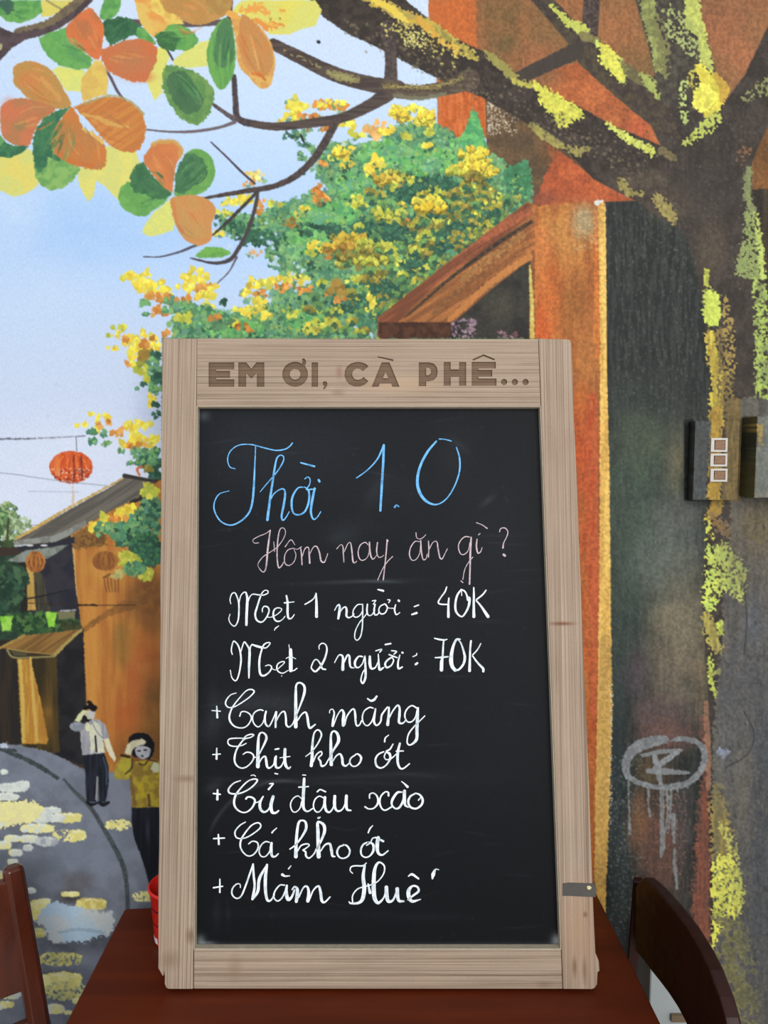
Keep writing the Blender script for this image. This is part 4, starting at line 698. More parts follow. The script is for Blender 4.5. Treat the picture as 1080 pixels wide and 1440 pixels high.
# small cluster below
V = lambda L: L6(L, 150, 180)
poly(V([(300, 880), (330, 800), (400, 710), (540, 600), (560, 700), (575, 800), (560, 860), (440, 905), (340, 912)]), (214, 218, 126), (222, 222, 120), rough=1)
poly(V([(95, 570), (120, 500), (180, 450), (300, 520), (440, 590), (540, 570), (480, 640), (400, 690), (330, 745), (240, 740), (160, 700), (110, 640)]), (116, 174, 92), (104, 162, 86), nz='n8', rough=1.4)
poly(V([(300, 285), (250, 310), (200, 390), (195, 460), (230, 540), (330, 560), (400, 600), (480, 600), (560, 560), (480, 480), (390, 400), (330, 320)]), (60, 108, 72), (72, 120, 80), nz='n8', rough=1.8)
poly(V([(310, 240), (350, 190), (380, 140), (460, 108), (560, 108), (630, 160), (640, 210), (590, 300), (570, 400), (555, 545), (480, 500), (390, 400), (320, 300)]), (212, 130, 76), (204, 124, 74), nz='n20', rough=1)
stroke(V([(390, 140), (460, 115), (560, 115), (625, 165), (620, 240)]), 6, (206, 160, 84), rough=1.5, alpha=.8)
poly(V([(570, 560), (640, 280), (690, 200), (760, 175), (840, 205), (900, 280), (915, 380), (880, 480), (800, 550), (700, 575)]), (118, 172, 88), (104, 160, 84), nz='n8', rough=1, smooth=True)
poly(V([(580, 540), (570, 420), (610, 300), (670, 220), (740, 210), (820, 270), (860, 370), (820, 450), (720, 500), (640, 560)]), (66, 112, 76), (78, 124, 84), nz='n8', rough=2)
poly(V([(540, 600), (640, 570), (760, 570), (880, 620), (920, 700), (885, 820), (885, 930), (820, 985), (740, 985), (650, 930), (590, 840), (560, 740)]), (206, 144, 84), (198, 152, 90), nz='n20', rough=1, smooth=True)
stroke(V([(560, 620), (580, 760), (640, 880)]), 5, (206, 126, 76), alpha=.6, rough=2)
for b_, t_, w_, c_ in [((243, 272), (212, 205), 36, _o), ((246, 272), (296, 222), 36, _g), ((248, 268), (285, 226), 26, _dk), ((236, 272), (180, 290), 34, _g), ((238, 268), (196, 240), 26, _dk), ((246, 282), (288, 340), 44, _o)]:
    veins(b_, t_, w_, c_)
poly([(273, 361), (288, 348), (305, 347), (322, 352), (325, 357), (310, 362), (290, 363)], (118, 178, 84), (104, 160, 80), rough=1.2)
poly([(962, 590), (976, 590), (976, 704), (962, 704)], (30, 32, 31), (22, 23, 23), rough=1)  # left side of the switch box: dark paint with its shade painted in
# ================= wall around the switch boxes (the paint runs over their fronts)
poly([(978, 592), (1000, 592), (996, 703), (978, 703)], (86, 90, 90), (72, 74, 74), nz='v', rough=2, alpha=.9)
poly([(1022, 560), (1042, 560), (1042, 704), (1018, 704)], (128, 108, 68), (104, 90, 62), nz='v', rough=2)
poly([(1042, 585), (1066, 585), (1066, 700), (1042, 700)], (62, 62, 50), (90, 86, 56), nz='v', rough=1)
poly([(1066, 585), (1230, 585), (1230, 700), (1066, 700)], (112, 114, 108), (126, 124, 114), nz='n20', rough=1)
stroke([(1068, 600), (1070, 625)], 7, (164, 136, 70), rough=3, alpha=.8, smooth=False)
# dry-brush tooth of the paint over the rough right half, fainter on the left
_t = np.clip((np.arange(CW) - OX - 560) / 120, 0, 1)[None, :, None]
_f1 = (NF['n3'] - .5)[..., None]; _f2 = (NF['v'] - .5)[..., None]
CAN *= 1 + (.015 + .17 * _t) * _f1 + (.07 * _t) * _f2
CAN = np.clip(CAN, 0, 1)
# ------------------------------------------------------------------ helpers
def lin(c):
    c = np.asarray(c, float) / 255.0 if np.max(c) > 1.001 else np.asarray(c, float)
    return np.where(c <= .04045, c / 12.92, ((c + .055) / 1.055) ** 2.4)
def L4(c, k=1.0): return tuple(np.clip(lin(c) * k, 0, 1)) + (1.0,)

def obj(name, verts, faces, mat=None, parent=None, smooth=False, mats=None, fmat=None, bevel=0.0, bseg=2):
    me = bpy.data.meshes.new(name)
    me.from_pydata([tuple(map(float, v)) for v in verts], [], faces)
    for m in (mats or [mat]):
        if m: me.materials.append(m)
    if fmat is not None:
        for p, i in zip(me.polygons, fmat): p.material_index = i
    bm = bmesh.new(); bm.from_mesh(me)
    bmesh.ops.recalc_face_normals(bm, faces=bm.faces)
    if bevel > 0:
        es = [e for e in bm.edges if len(e.link_faces) == 2 and e.calc_face_angle(0) > .5]
        bmesh.ops.bevel(bm, geom=es, offset=bevel, segments=bseg, affect='EDGES', profile=.6, clamp_overlap=True)
    bm.to_mesh(me); bm.free()
    if smooth:
        me.polygons.foreach_set('use_smooth', [True] * len(me.polygons))
    o = bpy.data.objects.new(name, me); coll.objects.link(o)
    if parent: o.parent = parent; o.matrix_parent_inverse = parent.matrix_world.inverted()
    return o

def empty(name, loc, label, cat, group=None):
    o = bpy.data.objects.new(name, None); coll.objects.link(o); o.location = loc; o.empty_display_size = .05
    o.matrix_world = Matrix.Translation(Vector(loc))
    o['label'] = label; o['category'] = cat
    if group: o['group'] = group
    return o

def prism(front, back):
    """closed solid between two matching outlines"""
    n = len(front); v = list(front) + list(back)
    f = [tuple(range(n)), tuple(range(2 * n - 1, n - 1, -1))]
    for i in range(n):
        j = (i + 1) % n; f.append((i, i + n, j + n, j))
    return v, f

def boxv(x0, x1, y0, y1, z0, z1):
    v = [(x0, y0, z0), (x1, y0, z0), (x1, y1, z0), (x0, y1, z0), (x0, y0, z1), (x1, y0, z1), (x1, y1, z1), (x0, y1, z1)]
    f = [(0, 1, 2, 3), (4, 5, 6, 7), (0, 1, 5, 4), (1, 2, 6, 5), (2, 3, 7, 6), (3, 0, 4, 7)]
    return v, f

def loft(sections):
    """tube through matching section rings, capped"""
    n = len(sections[0]); v = [p for s in sections for p in s]; f = []
    for i in range(len(sections) - 1):
        for j in range(n):
            k = (j + 1) % n
            f.append((i * n + j, i * n + k, (i + 1) * n + k, (i + 1) * n + j))
    f.append(tuple(range(n))); f.append(tuple(range((len(sections) - 1) * n, len(sections) * n)))
    return v, f

# ------------------------------------------------------------------ materials
def new_mat(name):
    m = bpy.data.materials.new(name); m.use_nodes = True
    nt = m.node_tree; return m, nt, nt.nodes['Principled BSDF']
def N(nt, t, **k):
    n = nt.nodes.new(t)
    for a, b in k.items(): setattr(n, a, b)
    return n
def ramp(nt, src, stops):
    r = N(nt, 'ShaderNodeValToRGB'); nt.links.new(src, r.inputs[0])
    e = r.color_ramp.elements
    while len(e) < len(stops): e.new(.5)
    for x, (p, c) in zip(e, stops): x.position = p; x.color = c
    return r
def noise(nt, scale, detail=4, rough=.55, vec=None, mscale=None, kind='Object', dist=0.0):
    tc = N(nt, 'ShaderNodeTexCoord'); mp = N(nt, 'ShaderNodeMapping'); nz = N(nt, 'ShaderNodeTexNoise')
    nt.links.new(tc.outputs[kind], mp.inputs[0])
    if mscale: mp.inputs['Scale'].default_value = mscale
    nt.links.new(mp.outputs[0], nz.inputs['Vector'])
    nz.inputs['Scale'].default_value = scale; nz.inputs['Detail'].default_value = detail; nz.inputs['Roughness'].default_value = rough
    nz.inputs['Distortion'].default_value = dist
    return nz
def mix(nt, a, b, fac, mode='MIX'):
    m = N(nt, 'ShaderNodeMix', data_type='RGBA', blend_type=mode)
    for s, v in ((6, a), (7, b), (0, fac)):
        if hasattr(v, 'links') or hasattr(v, 'is_linked'): nt.links.new(v, m.inputs[s])
        else: m.inputs[s].default_value = v
    return m.outputs[2]
def bump(nt, bsdf, h, strength=.3, dist=.001):
    b = N(nt, 'ShaderNodeBump'); b.inputs['Strength'].default_value = strength; b.inputs['Distance'].default_value = dist
    nt.links.new(h, b.inputs['Height']); nt.links.new(b.outputs[0], bsdf.inputs['Normal']); return b

def mural_mat():
    m, nt, b = new_mat('mural_paint')
    at = N(nt, 'ShaderNodeAttribute', attribute_name='paint')
    n1 = noise(nt, 500, 3, .6, mscale=(1, 1, .45)); n2 = noise(nt, 90, 3, .6, mscale=(1, 1, .5))
    k = ramp(nt, n1.outputs['Fac'], [(.3, (.93, .93, .93, 1)), (.7, (1.05, 1.05, 1.05, 1))])
    nt.links.new(mix(nt, at.outputs['Color'], k.outputs[0], 1.0, 'MULTIPLY'), b.inputs['Base Color'])
    b.inputs['Roughness'].default_value = .55; b.inputs['Specular IOR Level'].default_value = .14
    ad = N(nt, 'ShaderNodeMath', operation='ADD'); nt.links.new(n1.outputs['Fac'], ad.inputs[0]); nt.links.new(n2.outputs['Fac'], ad.inputs[1])
    bump(nt, b, ad.outputs[0], .35, .0012)
    return m

def wood_mat(name, axis, light, mid, dark, knots=()):
    """weathered, brushed fir: fine lines running along axis"""
    m, nt, b = new_mat(name)
    s = [520, 520, 520]; s[axis] = 2.2; s[1] = 3
    s2 = [70, 70, 70]; s2[axis] = 7; s2[1] = 4
    n1 = noise(nt, 1.0, 5, .65, mscale=tuple(s), dist=.1); n2 = noise(nt, 1.0, 4, .6, mscale=tuple(s2)); n3 = noise(nt, 9, 3, .6)
    n4 = noise(nt, 420, 3, .7)
    c1 = ramp(nt, n1.outputs['Fac'], [(.30, L4(dark)), (.46, L4(mid)), (.66, L4(light))])
    k2 = ramp(nt, n2.outputs['Fac'], [(.30, (.70, .66, .62, 1)), (.50, (1, 1, 1, 1)), (.8, (1.05, 1.04, 1.03, 1))])
    k3 = ramp(nt, n3.outputs['Fac'], [(.3, (.93, .92, .90, 1)), (.7, (1.05, 1.04, 1.03, 1))])
    k4 = ramp(nt, n4.outputs['Fac'], [(.3, (.86, .85, .84, 1)), (.6, (1.03, 1.03, 1.03, 1))])
    c = mix(nt, c1.outputs[0], k2.outputs[0], .38, 'MULTIPLY'); c = mix(nt, c, k3.outputs[0], 1.0, 'MULTIPLY'); c = mix(nt, c, k4.outputs[0], .35, 'MULTIPLY')
    for (kx, ky, kz, sx, sz, kc, amt) in knots:      # knots and stains with a place of their own
        tc = N(nt, 'ShaderNodeTexCoord'); sb_ = N(nt, 'ShaderNodeVectorMath', operation='SUBTRACT'); sb_.inputs[1].default_value = (kx, ky, kz); nt.links.new(tc.outputs['Object'], sb_.inputs[0])
        ml = N(nt, 'ShaderNodeVectorMath', operation='MULTIPLY'); ml.inputs[1].default_value = (1 / sx, 0, 1 / sz); nt.links.new(sb_.outputs[0], ml.inputs[0])
        ln = N(nt, 'ShaderNodeVectorMath', operation='LENGTH'); nt.links.new(ml.outputs[0], ln.inputs[0])
        r = ramp(nt, ln.outputs['Value'], [(.2, (amt,) * 3 + (1,)), (1, (0, 0, 0, 1))]); c = mix(nt, c, L4(kc), r.outputs[0])
    nt.links.new(c, b.inputs['Base Color'])
    b.inputs['Roughness'].default_value = .8; b.inputs['Specular IOR Level'].default_value = .2
    bump(nt, b, n1.outputs['Fac'], .5, .0008)
    return m
def mahogany(name, c1, c2, axis=1, rough=.28, coat=.25, spec=.4):
    m, nt, b = new_mat(name)
    s = [26, 26, 26]; s[axis] = 3
    n1 = noise(nt, 1.0, 4, .6, mscale=tuple(s), dist=.6)
    r = ramp(nt, n1.outputs['Fac'], [(.3, L4(c1)), (.7, L4(c2))]); nt.links.new(r.outputs[0], b.inputs['Base Color'])
    n2 = noise(nt, 60, 3, .6); q = ramp(nt, n2.outputs['Fac'], [(.3, (rough * .85,) * 3 + (1,)), (.7, (rough * 1.2,) * 3 + (1,))]); nt.links.new(q.outputs[0], b.inputs['Roughness'])
    b.inputs['Specular IOR Level'].default_value = spec; b.inputs['Coat Weight'].default_value = coat; b.inputs['Coat Roughness'].default_value = .25
    return m
TABLE_M = mahogany('dark_red_table_varnish', (76, 26, 8), (96, 36, 11), 0, .42, 0, .22)
CHAIR_M = mahogany('dark_chair_varnish', (66, 26, 13), (96, 42, 21), 2, .28, .4)
CHAIR_M2 = mahogany('shaded_chair_varnish', (34, 14, 9), (50, 21, 13), 2, .42, 0, .25)  # chair varnish darkened so the right chair's shade sits in the colour

def plain(name, col, rough=.5, spec=.4, var=.06, scale=40):
    m, nt, b = new_mat(name)
    n = noise(nt, scale, 3, .6)
    r = ramp(nt, n.outputs['Fac'], [(.3, L4(col, 1 - var)), (.7, L4(col, 1 + var))]); nt.links.new(r.outputs[0], b.inputs['Base Color'])
    b.inputs['Roughness'].default_value = rough; b.inputs['Specular IOR Level'].default_value = spec
    return m

def paint_attr(me, pxy):
    """carry the mural colour field onto a mesh: one colour per vertex from mural position (x, y)"""
    p = np.asarray(pxy, float)
    x = np.clip(p[:, 0] + OX, 0, CW - 1.001); y = np.clip(p[:, 1] + OY, 0, CH - 1.001)
    xi = x.astype(int); yi = y.astype(int); fx = (x - xi)[:, None]; fy = (y - yi)[:, None]
    c = (CAN[yi, xi] * (1 - fx) + CAN[yi, xi + 1] * fx) * (1 - fy) + (CAN[yi + 1, xi] * (1 - fx) + CAN[yi + 1, xi + 1] * fx) * fy
    c = np.where(c <= .04045, c / 12.92, ((c + .055) / 1.055) ** 2.4) * PAINT_K
    a = me.color_attributes.new('paint', 'FLOAT_COLOR', 'POINT')
    a.data.foreach_set('color', np.concatenate([c, np.ones((len(c), 1))], 1).astype(np.float32).ravel())
PAINT_K = .86

# ------------------------------------------------------------------ back wall with its mural
MUR = mural_mat()
def wall_from_px(X, Y, d=0.0):
    u = (X - 540) / FPX; v = -(Y - 720) / FPX
    ry = cp + sp_ * v; rz = -sp_ + cp * v; t = (WALL_Y - d) / ry
    return np.stack([u * t, ry * t, CAMZ + rz * t], -1)
def mural_mesh():
    V, F, PX, base = [], [], [], 0
    def patch(x0, x1, y0, y1, step):
        nonlocal base
        nx = max(2, int(round((x1 - x0) / step)) + 1); ny = max(2, int(round((y1 - y0) / step)) + 1)
        X, Y = np.meshgrid(np.linspace(x0, x1, nx), np.linspace(y0, y1, ny))
        V.append(wall_from_px(X, Y).reshape(-1, 3)); PX.append(np.stack([X.ravel(), Y.ravel()], 1))
        i = np.arange((nx - 1) * (ny - 1)); r, c = i // (nx - 1), i % (nx - 1); a = base + r * nx + c
        F.append(np.stack([a, a + nx, a + nx + 1, a + 1], 1)); base += nx * ny
    S = 1.12
    patch(-4, 1084, -4, 500, S); patch(-4, 236, 500, 1444, S); patch(780, 1084, 500, 1444, S)
    patch(236, 780, 500, 1444, 4)
    patch(-258, -4, -190, 1735, 5); patch(1084, 1338, -190, 1735, 5); patch(-4, 1084, -190, -4, 5); patch(-4, 1084, 1444, 1735, 5)
    V = np.concatenate(V); F = np.concatenate(F); PX = np.concatenate(PX)
    me = bpy.data.meshes.new('mural_painting')
    me.vertices.add(len(V)); me.vertices.foreach_set('co', V.astype(np.float32).ravel())
    me.loops.add(len(F) * 4); me.loops.foreach_set('vertex_index', F.astype(np.int32).ravel())
    me.polygons.add(len(F)); me.polygons.foreach_set('loop_start', np.arange(0, len(F) * 4, 4, dtype=np.int32))
    me.update(calc_edges=True); me.validate()
    me.materials.append(MUR); paint_attr(me, PX)
    o = bpy.data.objects.new('mural_painting', me); coll.objects.link(o); return o
plaster = plain('wall_plaster', (196, 200, 206), .8, .2)
v, f = boxv(-1.9, 1.9, WALL_Y + .0015, WALL_Y + .16, 0, 2.9)
wall = obj('wall_back', v, f, plaster); wall['kind'] = 'structure'
mur = mural_mesh(); mur.parent = wall
mur['label'] = 'hand-painted mural of an old street with yellow houses, lanterns, a mossy tree and orange leaves'
fl = plain('floor_tiles', (150, 146, 140), .4, .4, .08, 6)
v, f = boxv(-1.9, 1.9, -2.2, WALL_Y + .16, -.05, 0); fo = obj('floor', v, f, fl); fo['kind'] = 'structure'

# ------------------------------------------------------------------ painted-over switch box and bigger box on the wall
def painted_box(name, x0, x1, y0, y1, d, label, cat, bev=.002, side=None):
    e = empty(name, tuple(on_wall((x0 + x1) / 2, y1)), label, cat)
    nx, ny = max(4, int((x1 - x0) / 1.3)), int((y1 - y0) / 1.3)
    # front sheet, then the four sides run back to the wall
    V, PX, F = [], [], []
    A = wall_from_px(np.array([[x0, x1], [x0, x1]], float), np.array([[y0, y0], [y1, y1]], float), d)
    xl, xr = A[0, 0, 0], A[0, 1, 0]; zt, zb = A[0, 0, 2], A[1, 0, 2]
    yf = WALL_Y - d
    for j in range(ny + 1):
        for i in range(nx + 1):
            a, b = i / nx, j / ny
            V.append((xl + (xr - xl) * a, yf, zt + (zb - zt) * b)); PX.append((x0 + (x1 - x0) * a, y0 + (y1 - y0) * b))
    for j in range(ny):
        for i in range(nx):
            q = j * (nx + 1) + i; F.append((q, q + 1, q + nx + 2, q + nx + 1))
    rim = [i for i in range(nx + 1)] + [j * (nx + 1) + nx for j in range(1, ny + 1)] + [ny * (nx + 1) + i for i in range(nx - 1, -1, -1)] + [j * (nx + 1) for j in range(ny - 1, 0, -1)]
    b0 = len(V)
    for k, r in enumerate(rim):
        x, y, z = V[r]; V.append((x, WALL_Y + .001, z))
        px, py = PX[r]
        s = side if (side and abs(px - x0) < 1e-6) else None
        PX.append((s, py) if s else (px, py))
    n = len(rim)
    for k in range(n):
        F.append((rim[k], rim[(k + 1) % n], b0 + (k + 1) % n, b0 + k))
    o = obj('box_body', V, F, MUR, e); paint_attr(o.data, PX)
    return e, (xl, xr, zt, zb, yf)
sb, (xl, xr, zt, zb, yf) = painted_box('switch_box', 978, 1040.5, 592.5, 703, .023, 'shallow wall switch box with three small square rockers, painted over by the mural', 'switch box', side=969)
WORN = plain('worn_white_plastic', (188, 182, 174), .35, .5, .12, 300); ROCK = plain('brown_painted_rocker', (136, 104, 80), .5, .4, .2, 400)
for (a0, b0, a1, b1) in ((1000.2, 616, 1022.6, 635.5), (999.4, 637.8, 1022.2, 656), (999.4, 659, 1022.4, 677.4)):
    P = wall_from_px(np.array([a0, a1], float), np.array([b0, b1], float), .026)
    x0, x1, z1, z0 = P[0, 0], P[1, 0], P[0, 2], P[1, 2]
    # ring frame
    t = .0028; ou = [(x0, z0), (x1, z0), (x1, z1), (x0, z1)]; inn = [(x0 + t * 1.6, z0 + t), (x1 - t, z0 + t), (x1 - t, z1 - t), (x0 + t * 1.6, z1 - t)]
    V = [(x, yf - .0035, z) for x, z in ou] + [(x, yf - .0035, z) for x, z in inn] + [(x, yf + .0005, z) for x, z in ou] + [(x, yf - .0005, z) for x, z in inn]
    F = []
    for k in range(4):
        q = (k + 1) % 4; F += [(k, q, 4 + q, 4 + k), (k, 8 + k, 8 + q, q), (4 + k, 4 + q, 12 + q, 12 + k)]
    s = obj('switch', V, F, WORN, sb)
    g = t * 1.25
    V, F = boxv(x0 + g * 1.6, x1 - g, yf - .0028, yf + .001, z0 + g, z1 - g)
    V = [(p[0], p[1] - (.0016 if (p[1] < yf and p[2] > (z0 + z1) / 2) else 0), p[2]) for p in V]
    r = obj('rocker', V, F, ROCK, s)
jb, _ = painted_box('junction_box', 1065, 1200, 585.5, 700, .045, 'deeper grey box beside the switch box, cut off by the right edge of the picture', 'electrical box', side=1052)

# ------------------------------------------------------------------ table
tl, bl_ = on_z(175.5, 1277.8), on_z(92, 1440)
tr_, br_ = on_z(840 + .496 * 9, 1250), on_z(928, 1437)
def ext(a, b, y):   # continue the edge a->b to depth y
    t = (y - a[1]) / (b[1] - a[1]); return a + (b - a) * t
# right edge line is x = 840 - .496 (1259 - y)
tr_ = on_z(840 - .496 * 9, 1250); 
fl_, fr_ = ext(tl, bl_, .42), ext(tr_, br_, .40)
cx = float((tl[0] + tr_[0]) / 2)
tab = empty('dining_table', (cx, .75, 0), 'dark red-brown varnished wooden table carrying the chalkboard sign', 'table')
def rounded(pts, r=.006, n=4):
    out = []
    m = len(pts)
    for i in range(m):
        p = np.array(pts[i][:2]); a = np.array(pts[i - 1][:2]); b = np.array(pts[(i + 1) % m][:2])
        da = (a - p) / np.linalg.norm(a - p); db = (b - p) / np.linalg.norm(b - p)
        for k in range(n + 1):
            t = k / n; out.append((p + da * r * (1 - t) ** 2 + db * r * t ** 2))
    return out
ring = rounded([tl, tr_, fr_, fl_])
V, F = prism([(p[0], p[1], TABLE_Z) for p in ring], [(p[0], p[1], TABLE_Z - .022) for p in ring])
obj('tabletop', V, F, TABLE_M, tab, bevel=.0025, bseg=2)
cen = np.mean(np.array([p[:2] for p in (tl, tr_, fr_, fl_)]), 0)
def inset(p, k): return cen + (np.array(p[:2]) - cen) * k
cor = [inset(p, .90) for p in (tl, tr_, fr_, fl_)]
for i in range(4):
    a, b = cor[i], cor[(i + 1) % 4]; d = (b - a) / np.linalg.norm(b - a); nrm = np.array([-d[1], d[0]]) * .01
    q = [a + nrm, b + nrm, b - nrm, a - nrm]
    V, F = prism([(x[0], x[1], TABLE_Z - .022) for x in q], [(x[0], x[1], TABLE_Z - .10) for x in q]); obj('apron', V, F, TABLE_M, tab)
for p in cor:
    secs = []
    for z, h in ((TABLE_Z - .022, .024), (TABLE_Z - .12, .024), (0, .017)):
        secs.append([(p[0] - h, p[1] - h, z), (p[0] + h, p[1] - h, z), (p[0] + h, p[1] + h, z), (p[0] - h, p[1] + h, z)])
    V, F = loft(secs); obj('leg', V, F, TABLE_M, tab, bevel=.002, bseg=1)

# ------------------------------------------------------------------ chalkboard sign
BB = on_z(530, 1391, TABLE_Z + .0042)                     # bottom of the front face stands on the table
def solve_tilt():
    lo, hi = 0.0, .5
    for _ in range(50):
        th = (lo + hi) / 2; n = np.array([0, -math.cos(th), math.sin(th)])
        a, b = on_plane(228, 476, BB, n), on_plane(803, 476, BB, n); c, d = on_plane(222, 1391, BB, n), on_plane(839, 1391, BB, n)
        if (b - a)[0] > (d - c)[0]: hi = th
        else: lo = th
    return th
TILT = solve_tilt(); BN = np.array([0, -math.cos(TILT), math.sin(TILT)]); BU = np.array([0, math.sin(TILT), math.cos(TILT)])
def B(px, py, depth=0.0):                # point on the sign's face, 'depth' metres behind it
    return on_plane(px, py, BB, BN) - BN * depth
wl, wm, wd = (176, 158, 141), (154, 135, 118), (112, 93, 78)
def kn(x, y, sx, sz, c, a): q = B(x, y); return (float(q[0]), float(q[1]), float(q[2]), sx, sz, c, a)
W_V = wood_mat('weathered_wood_upright', 2, wl, wm, wd, [kn(790, 877, .022, .0035, (110, 66, 44), .8), kn(262, 1095, .02, .006, (120, 96, 76), .6), kn(268, 1316, .008, .012, (112, 88, 66), .7), kn(240, 1350, .016, .014, (120, 98, 80), .5), kn(815, 1310, .03, .075, (166, 132, 104), .55),
      kn(808, 1360, .004, .016, (104, 80, 62), .7), kn(822, 1365, .004, .02, (110, 86, 68), .6), kn(823, 1286, .004, .005, (104, 76, 58), .7), kn(250, 900, .012, .03, (140, 116, 98), .4), kn(800, 620, .016, .02, (150, 126, 108), .35)])
W_H = wood_mat('weathered_wood_crosswise', 0, wl, wm, wd, [kn(477, 523, .006, .012, (140, 100, 86), .6), kn(330, 1362, .012, .02, (130, 104, 86), .4), kn(475, 552, .012, .006, (130, 102, 82), .5), kn(560, 540, .07, .016, (188, 158, 126), .45), kn(765, 1385, .012, .005, (120, 96, 78), .5)])
W_C = wood_mat('carved_wood', 0, (132, 110, 92), (108, 87, 71), (80, 62, 50))

sign = empty('chalkboard_sign', (float(BB[0]), float(BB[1]), TABLE_Z), 'standing menu blackboard in a weathered wood frame with carved letters, on the table', 'chalkboard')
TH = .026
def BD(px, py, depth):                   # point seen at (px, py) on the layer 'depth' metres behind the face
    return on_plane(px, py, BB - BN * depth, BN)
def board_prism(pts, d0=0.0, d1=TH):
    return prism([B(x, y, d0) for x, y in pts], [B(x, y, d1) for x, y in pts])
LX = lambda y: 228 + (222 - 228) * (y - 476) / 915; RX = lambda y: 803 + (839.5 - 803) * (y - 476) / 915
LI = lambda y: 276.5 + (271.5 - 276.5) * (y - 476) / 915; RI = lambda y: 757.5 + (792 - 757.5) * (y - 476) / 915
def edge(fn, y0, y1, n, jit, seed):
    r = random.Random(seed); return [(fn(y0 + (y1 - y0) * i / n) + (r.random() - .5) * jit, y0 + (y1 - y0) * i / n) for i in range(n + 1)]
left = [(LI(476), 476)] + [(LX(476) + 1.5, 475.6)] + edge(LX, 479, 1350, 22, .9, 1) + [(LX(1362) + .2, 1362), (226, 1368), (228.5, 1373), (230, 1372), (230.3, 1366), (231.6, 1372), (231.4, 1384), (234, 1390), (238, 1391), (LI(1391), 1391)]
V, F = board_prism(left); o = obj('stile', V, F, W_V, sign, bevel=.0006, bseg=1); o['label'] = 'left upright with a chipped bottom corner'
right = [(RI(476), 476), (RX(476) - 3, 477), (RX(479), 481)] + edge(RX, 484, 1340, 22, .9, 2) + [(842.2, 1352), (843.2, 1366), (840.5, 1367), (840.0, 1376), (839.6, 1385), (836, 1390), (832, 1391.3), (RI(1391), 1391)]
V, F = board_prism(right); o = obj('stile', V, F, W_V, sign, bevel=.0006, bseg=1); o['label'] = 'right upright, a dark tape strip across its foot'
low = [(LI(1335) + .7, 1336)] + [(LI(1336) + .7 + (RI(1336) - LI(1336) - 1.4) * k / 12, 1336 + (.5 if k % 2 else -.3)) for k in range(1, 12)] + [(RI(1336) - .7, 1336), (RI(1391) - .7, 1391.3), (LI(1391) + .7, 1391)]
V, F = board_prism(low, .0008); obj('bottom_rail', V, F, W_H, sign, bevel=.0006, bseg=1)

# carved top rail: a front sheet with the letters cut out, over a solid back
def circ(cx, cy, rx, ry, a0=0, a1=360, n=28):
    return [(cx + rx * math.cos(math.radians(a0 + (a1 - a0) * i / n)), cy + ry * math.sin(math.radians(a0 + (a1 - a0) * i / n))) for i in range(n + (0 if a1 - a0 == 360 else 1))]
def P7(L): return [(280 + a / 4.5, 490 + b / 4.5) for a, b in L]
def P8(L): return [(520 + a / 4.5, 490 + b / 4.5) for a, b in L]
holes, islands = [], []
holes.append(P7([(60, 88), (222, 88), (222, 132), (108, 132), (108, 142), (195, 142), (195, 185), (108, 185), (108, 195), (222, 195), (222, 242), (60, 242)]))
holes.append(P7([(248, 88), (298, 88), (330, 128), (362, 88), (412, 88), (412, 242), (365, 242), (365, 158), (330, 190), (297, 158), (297, 242), (248, 242)]))
horn = [(646, 100), (655, 84), (650, 66), (664, 62), (676, 76), (676, 94), (668, 108)]
o_out = [(607 + 81 * math.cos(math.radians(a)), 163 + 79 * math.sin(math.radians(a))) for a in range(-38, 310, 12)]
holes.append(P7(o_out + horn)); islands.append(P7(circ(607, 163, 34, 34, n=20)))
holes.append(P7([(712, 88), (752, 88), (752, 242), (712, 242)]))
holes.append(P7([(782, 214), (790, 207), (803, 208), (811, 218), (810, 234), (800, 250), (788, 259), (784, 254), (794, 238), (784, 232)]))
c_out = [(1002 + 82 * math.cos(math.radians(a)), 163 + 78 * math.sin(math.radians(a))) for a in range(-322, -37, 12)][::-1]
c_in = [(1004 + 36 * math.cos(math.radians(a)), 163 + 36 * math.sin(math.radians(a))) for a in range(-322, -37, 15)]
holes.append(P7(c_out + [(1040, 128)] + c_in[::1][::-1][0:0] + c_in[::-1] [0:0] + list(reversed(c_in))[0:0] + sorted(c_in, key=lambda p: -math.atan2(p[1] - 163, p[0] - 1004) % 6.2832)[0:0] + c_in[::-1][0:0]) if False else P7([(1072, 112), (1050, 94), (1020, 86), (990, 86), (960, 95), (935, 115), (922, 142), (920, 172), (930, 203), (950, 226), (980, 240), (1015, 241), (1046, 230), (1071, 207), (1040, 180), (1025, 194), (1003, 199), (982, 192), (970, 174), (968, 156), (977, 138), (995, 127), (1016, 128), (1036, 144)]))
holes.append(P8([(75, 88), (125, 88), (188, 242), (143, 242), (135, 222), (64, 222), (54, 242), (12, 242)])); islands.append(P8([(100, 150), (82, 188), (118, 188)]))
holes.append(P8([(47, 54), (52, 49), (150, 70), (148, 80)]))
holes.append(P8([(310, 88), (375, 88), (405, 95), (425, 118), (430, 148), (425, 178), (405, 200), (375, 208), (357, 208), (357, 238), (310, 238)])); islands.append(P8([(357, 122), (372, 122), (385, 132), (388, 146), (384, 160), (372, 169), (357, 169)]))
holes.append(P8([(468, 86), (512, 86), (512, 132), (565, 132), (565, 86), (610, 86), (610, 235), (565, 235), (565, 180), (512, 180), (512, 235), (468, 235)]))
holes.append(P8([(645, 85), (798, 85), (798, 126), (688, 126), (688, 136), (775, 136), (775, 178), (688, 178), (688, 190), (802, 190), (802, 235), (645, 235)]))
holes.append(P8([(650, 68), (720, 36), (792, 66), (788, 75), (720, 49), (655, 77)]))
for cxx in (850, 918, 986): holes.append(P8(circ(cxx, 212, 20, 20, n=16)))
rail = [(LI(476) + .7, 475.8), (RI(476) - .7, 476.8), (RI(571) - .7, 571), (LI(571) + .7, 571)]
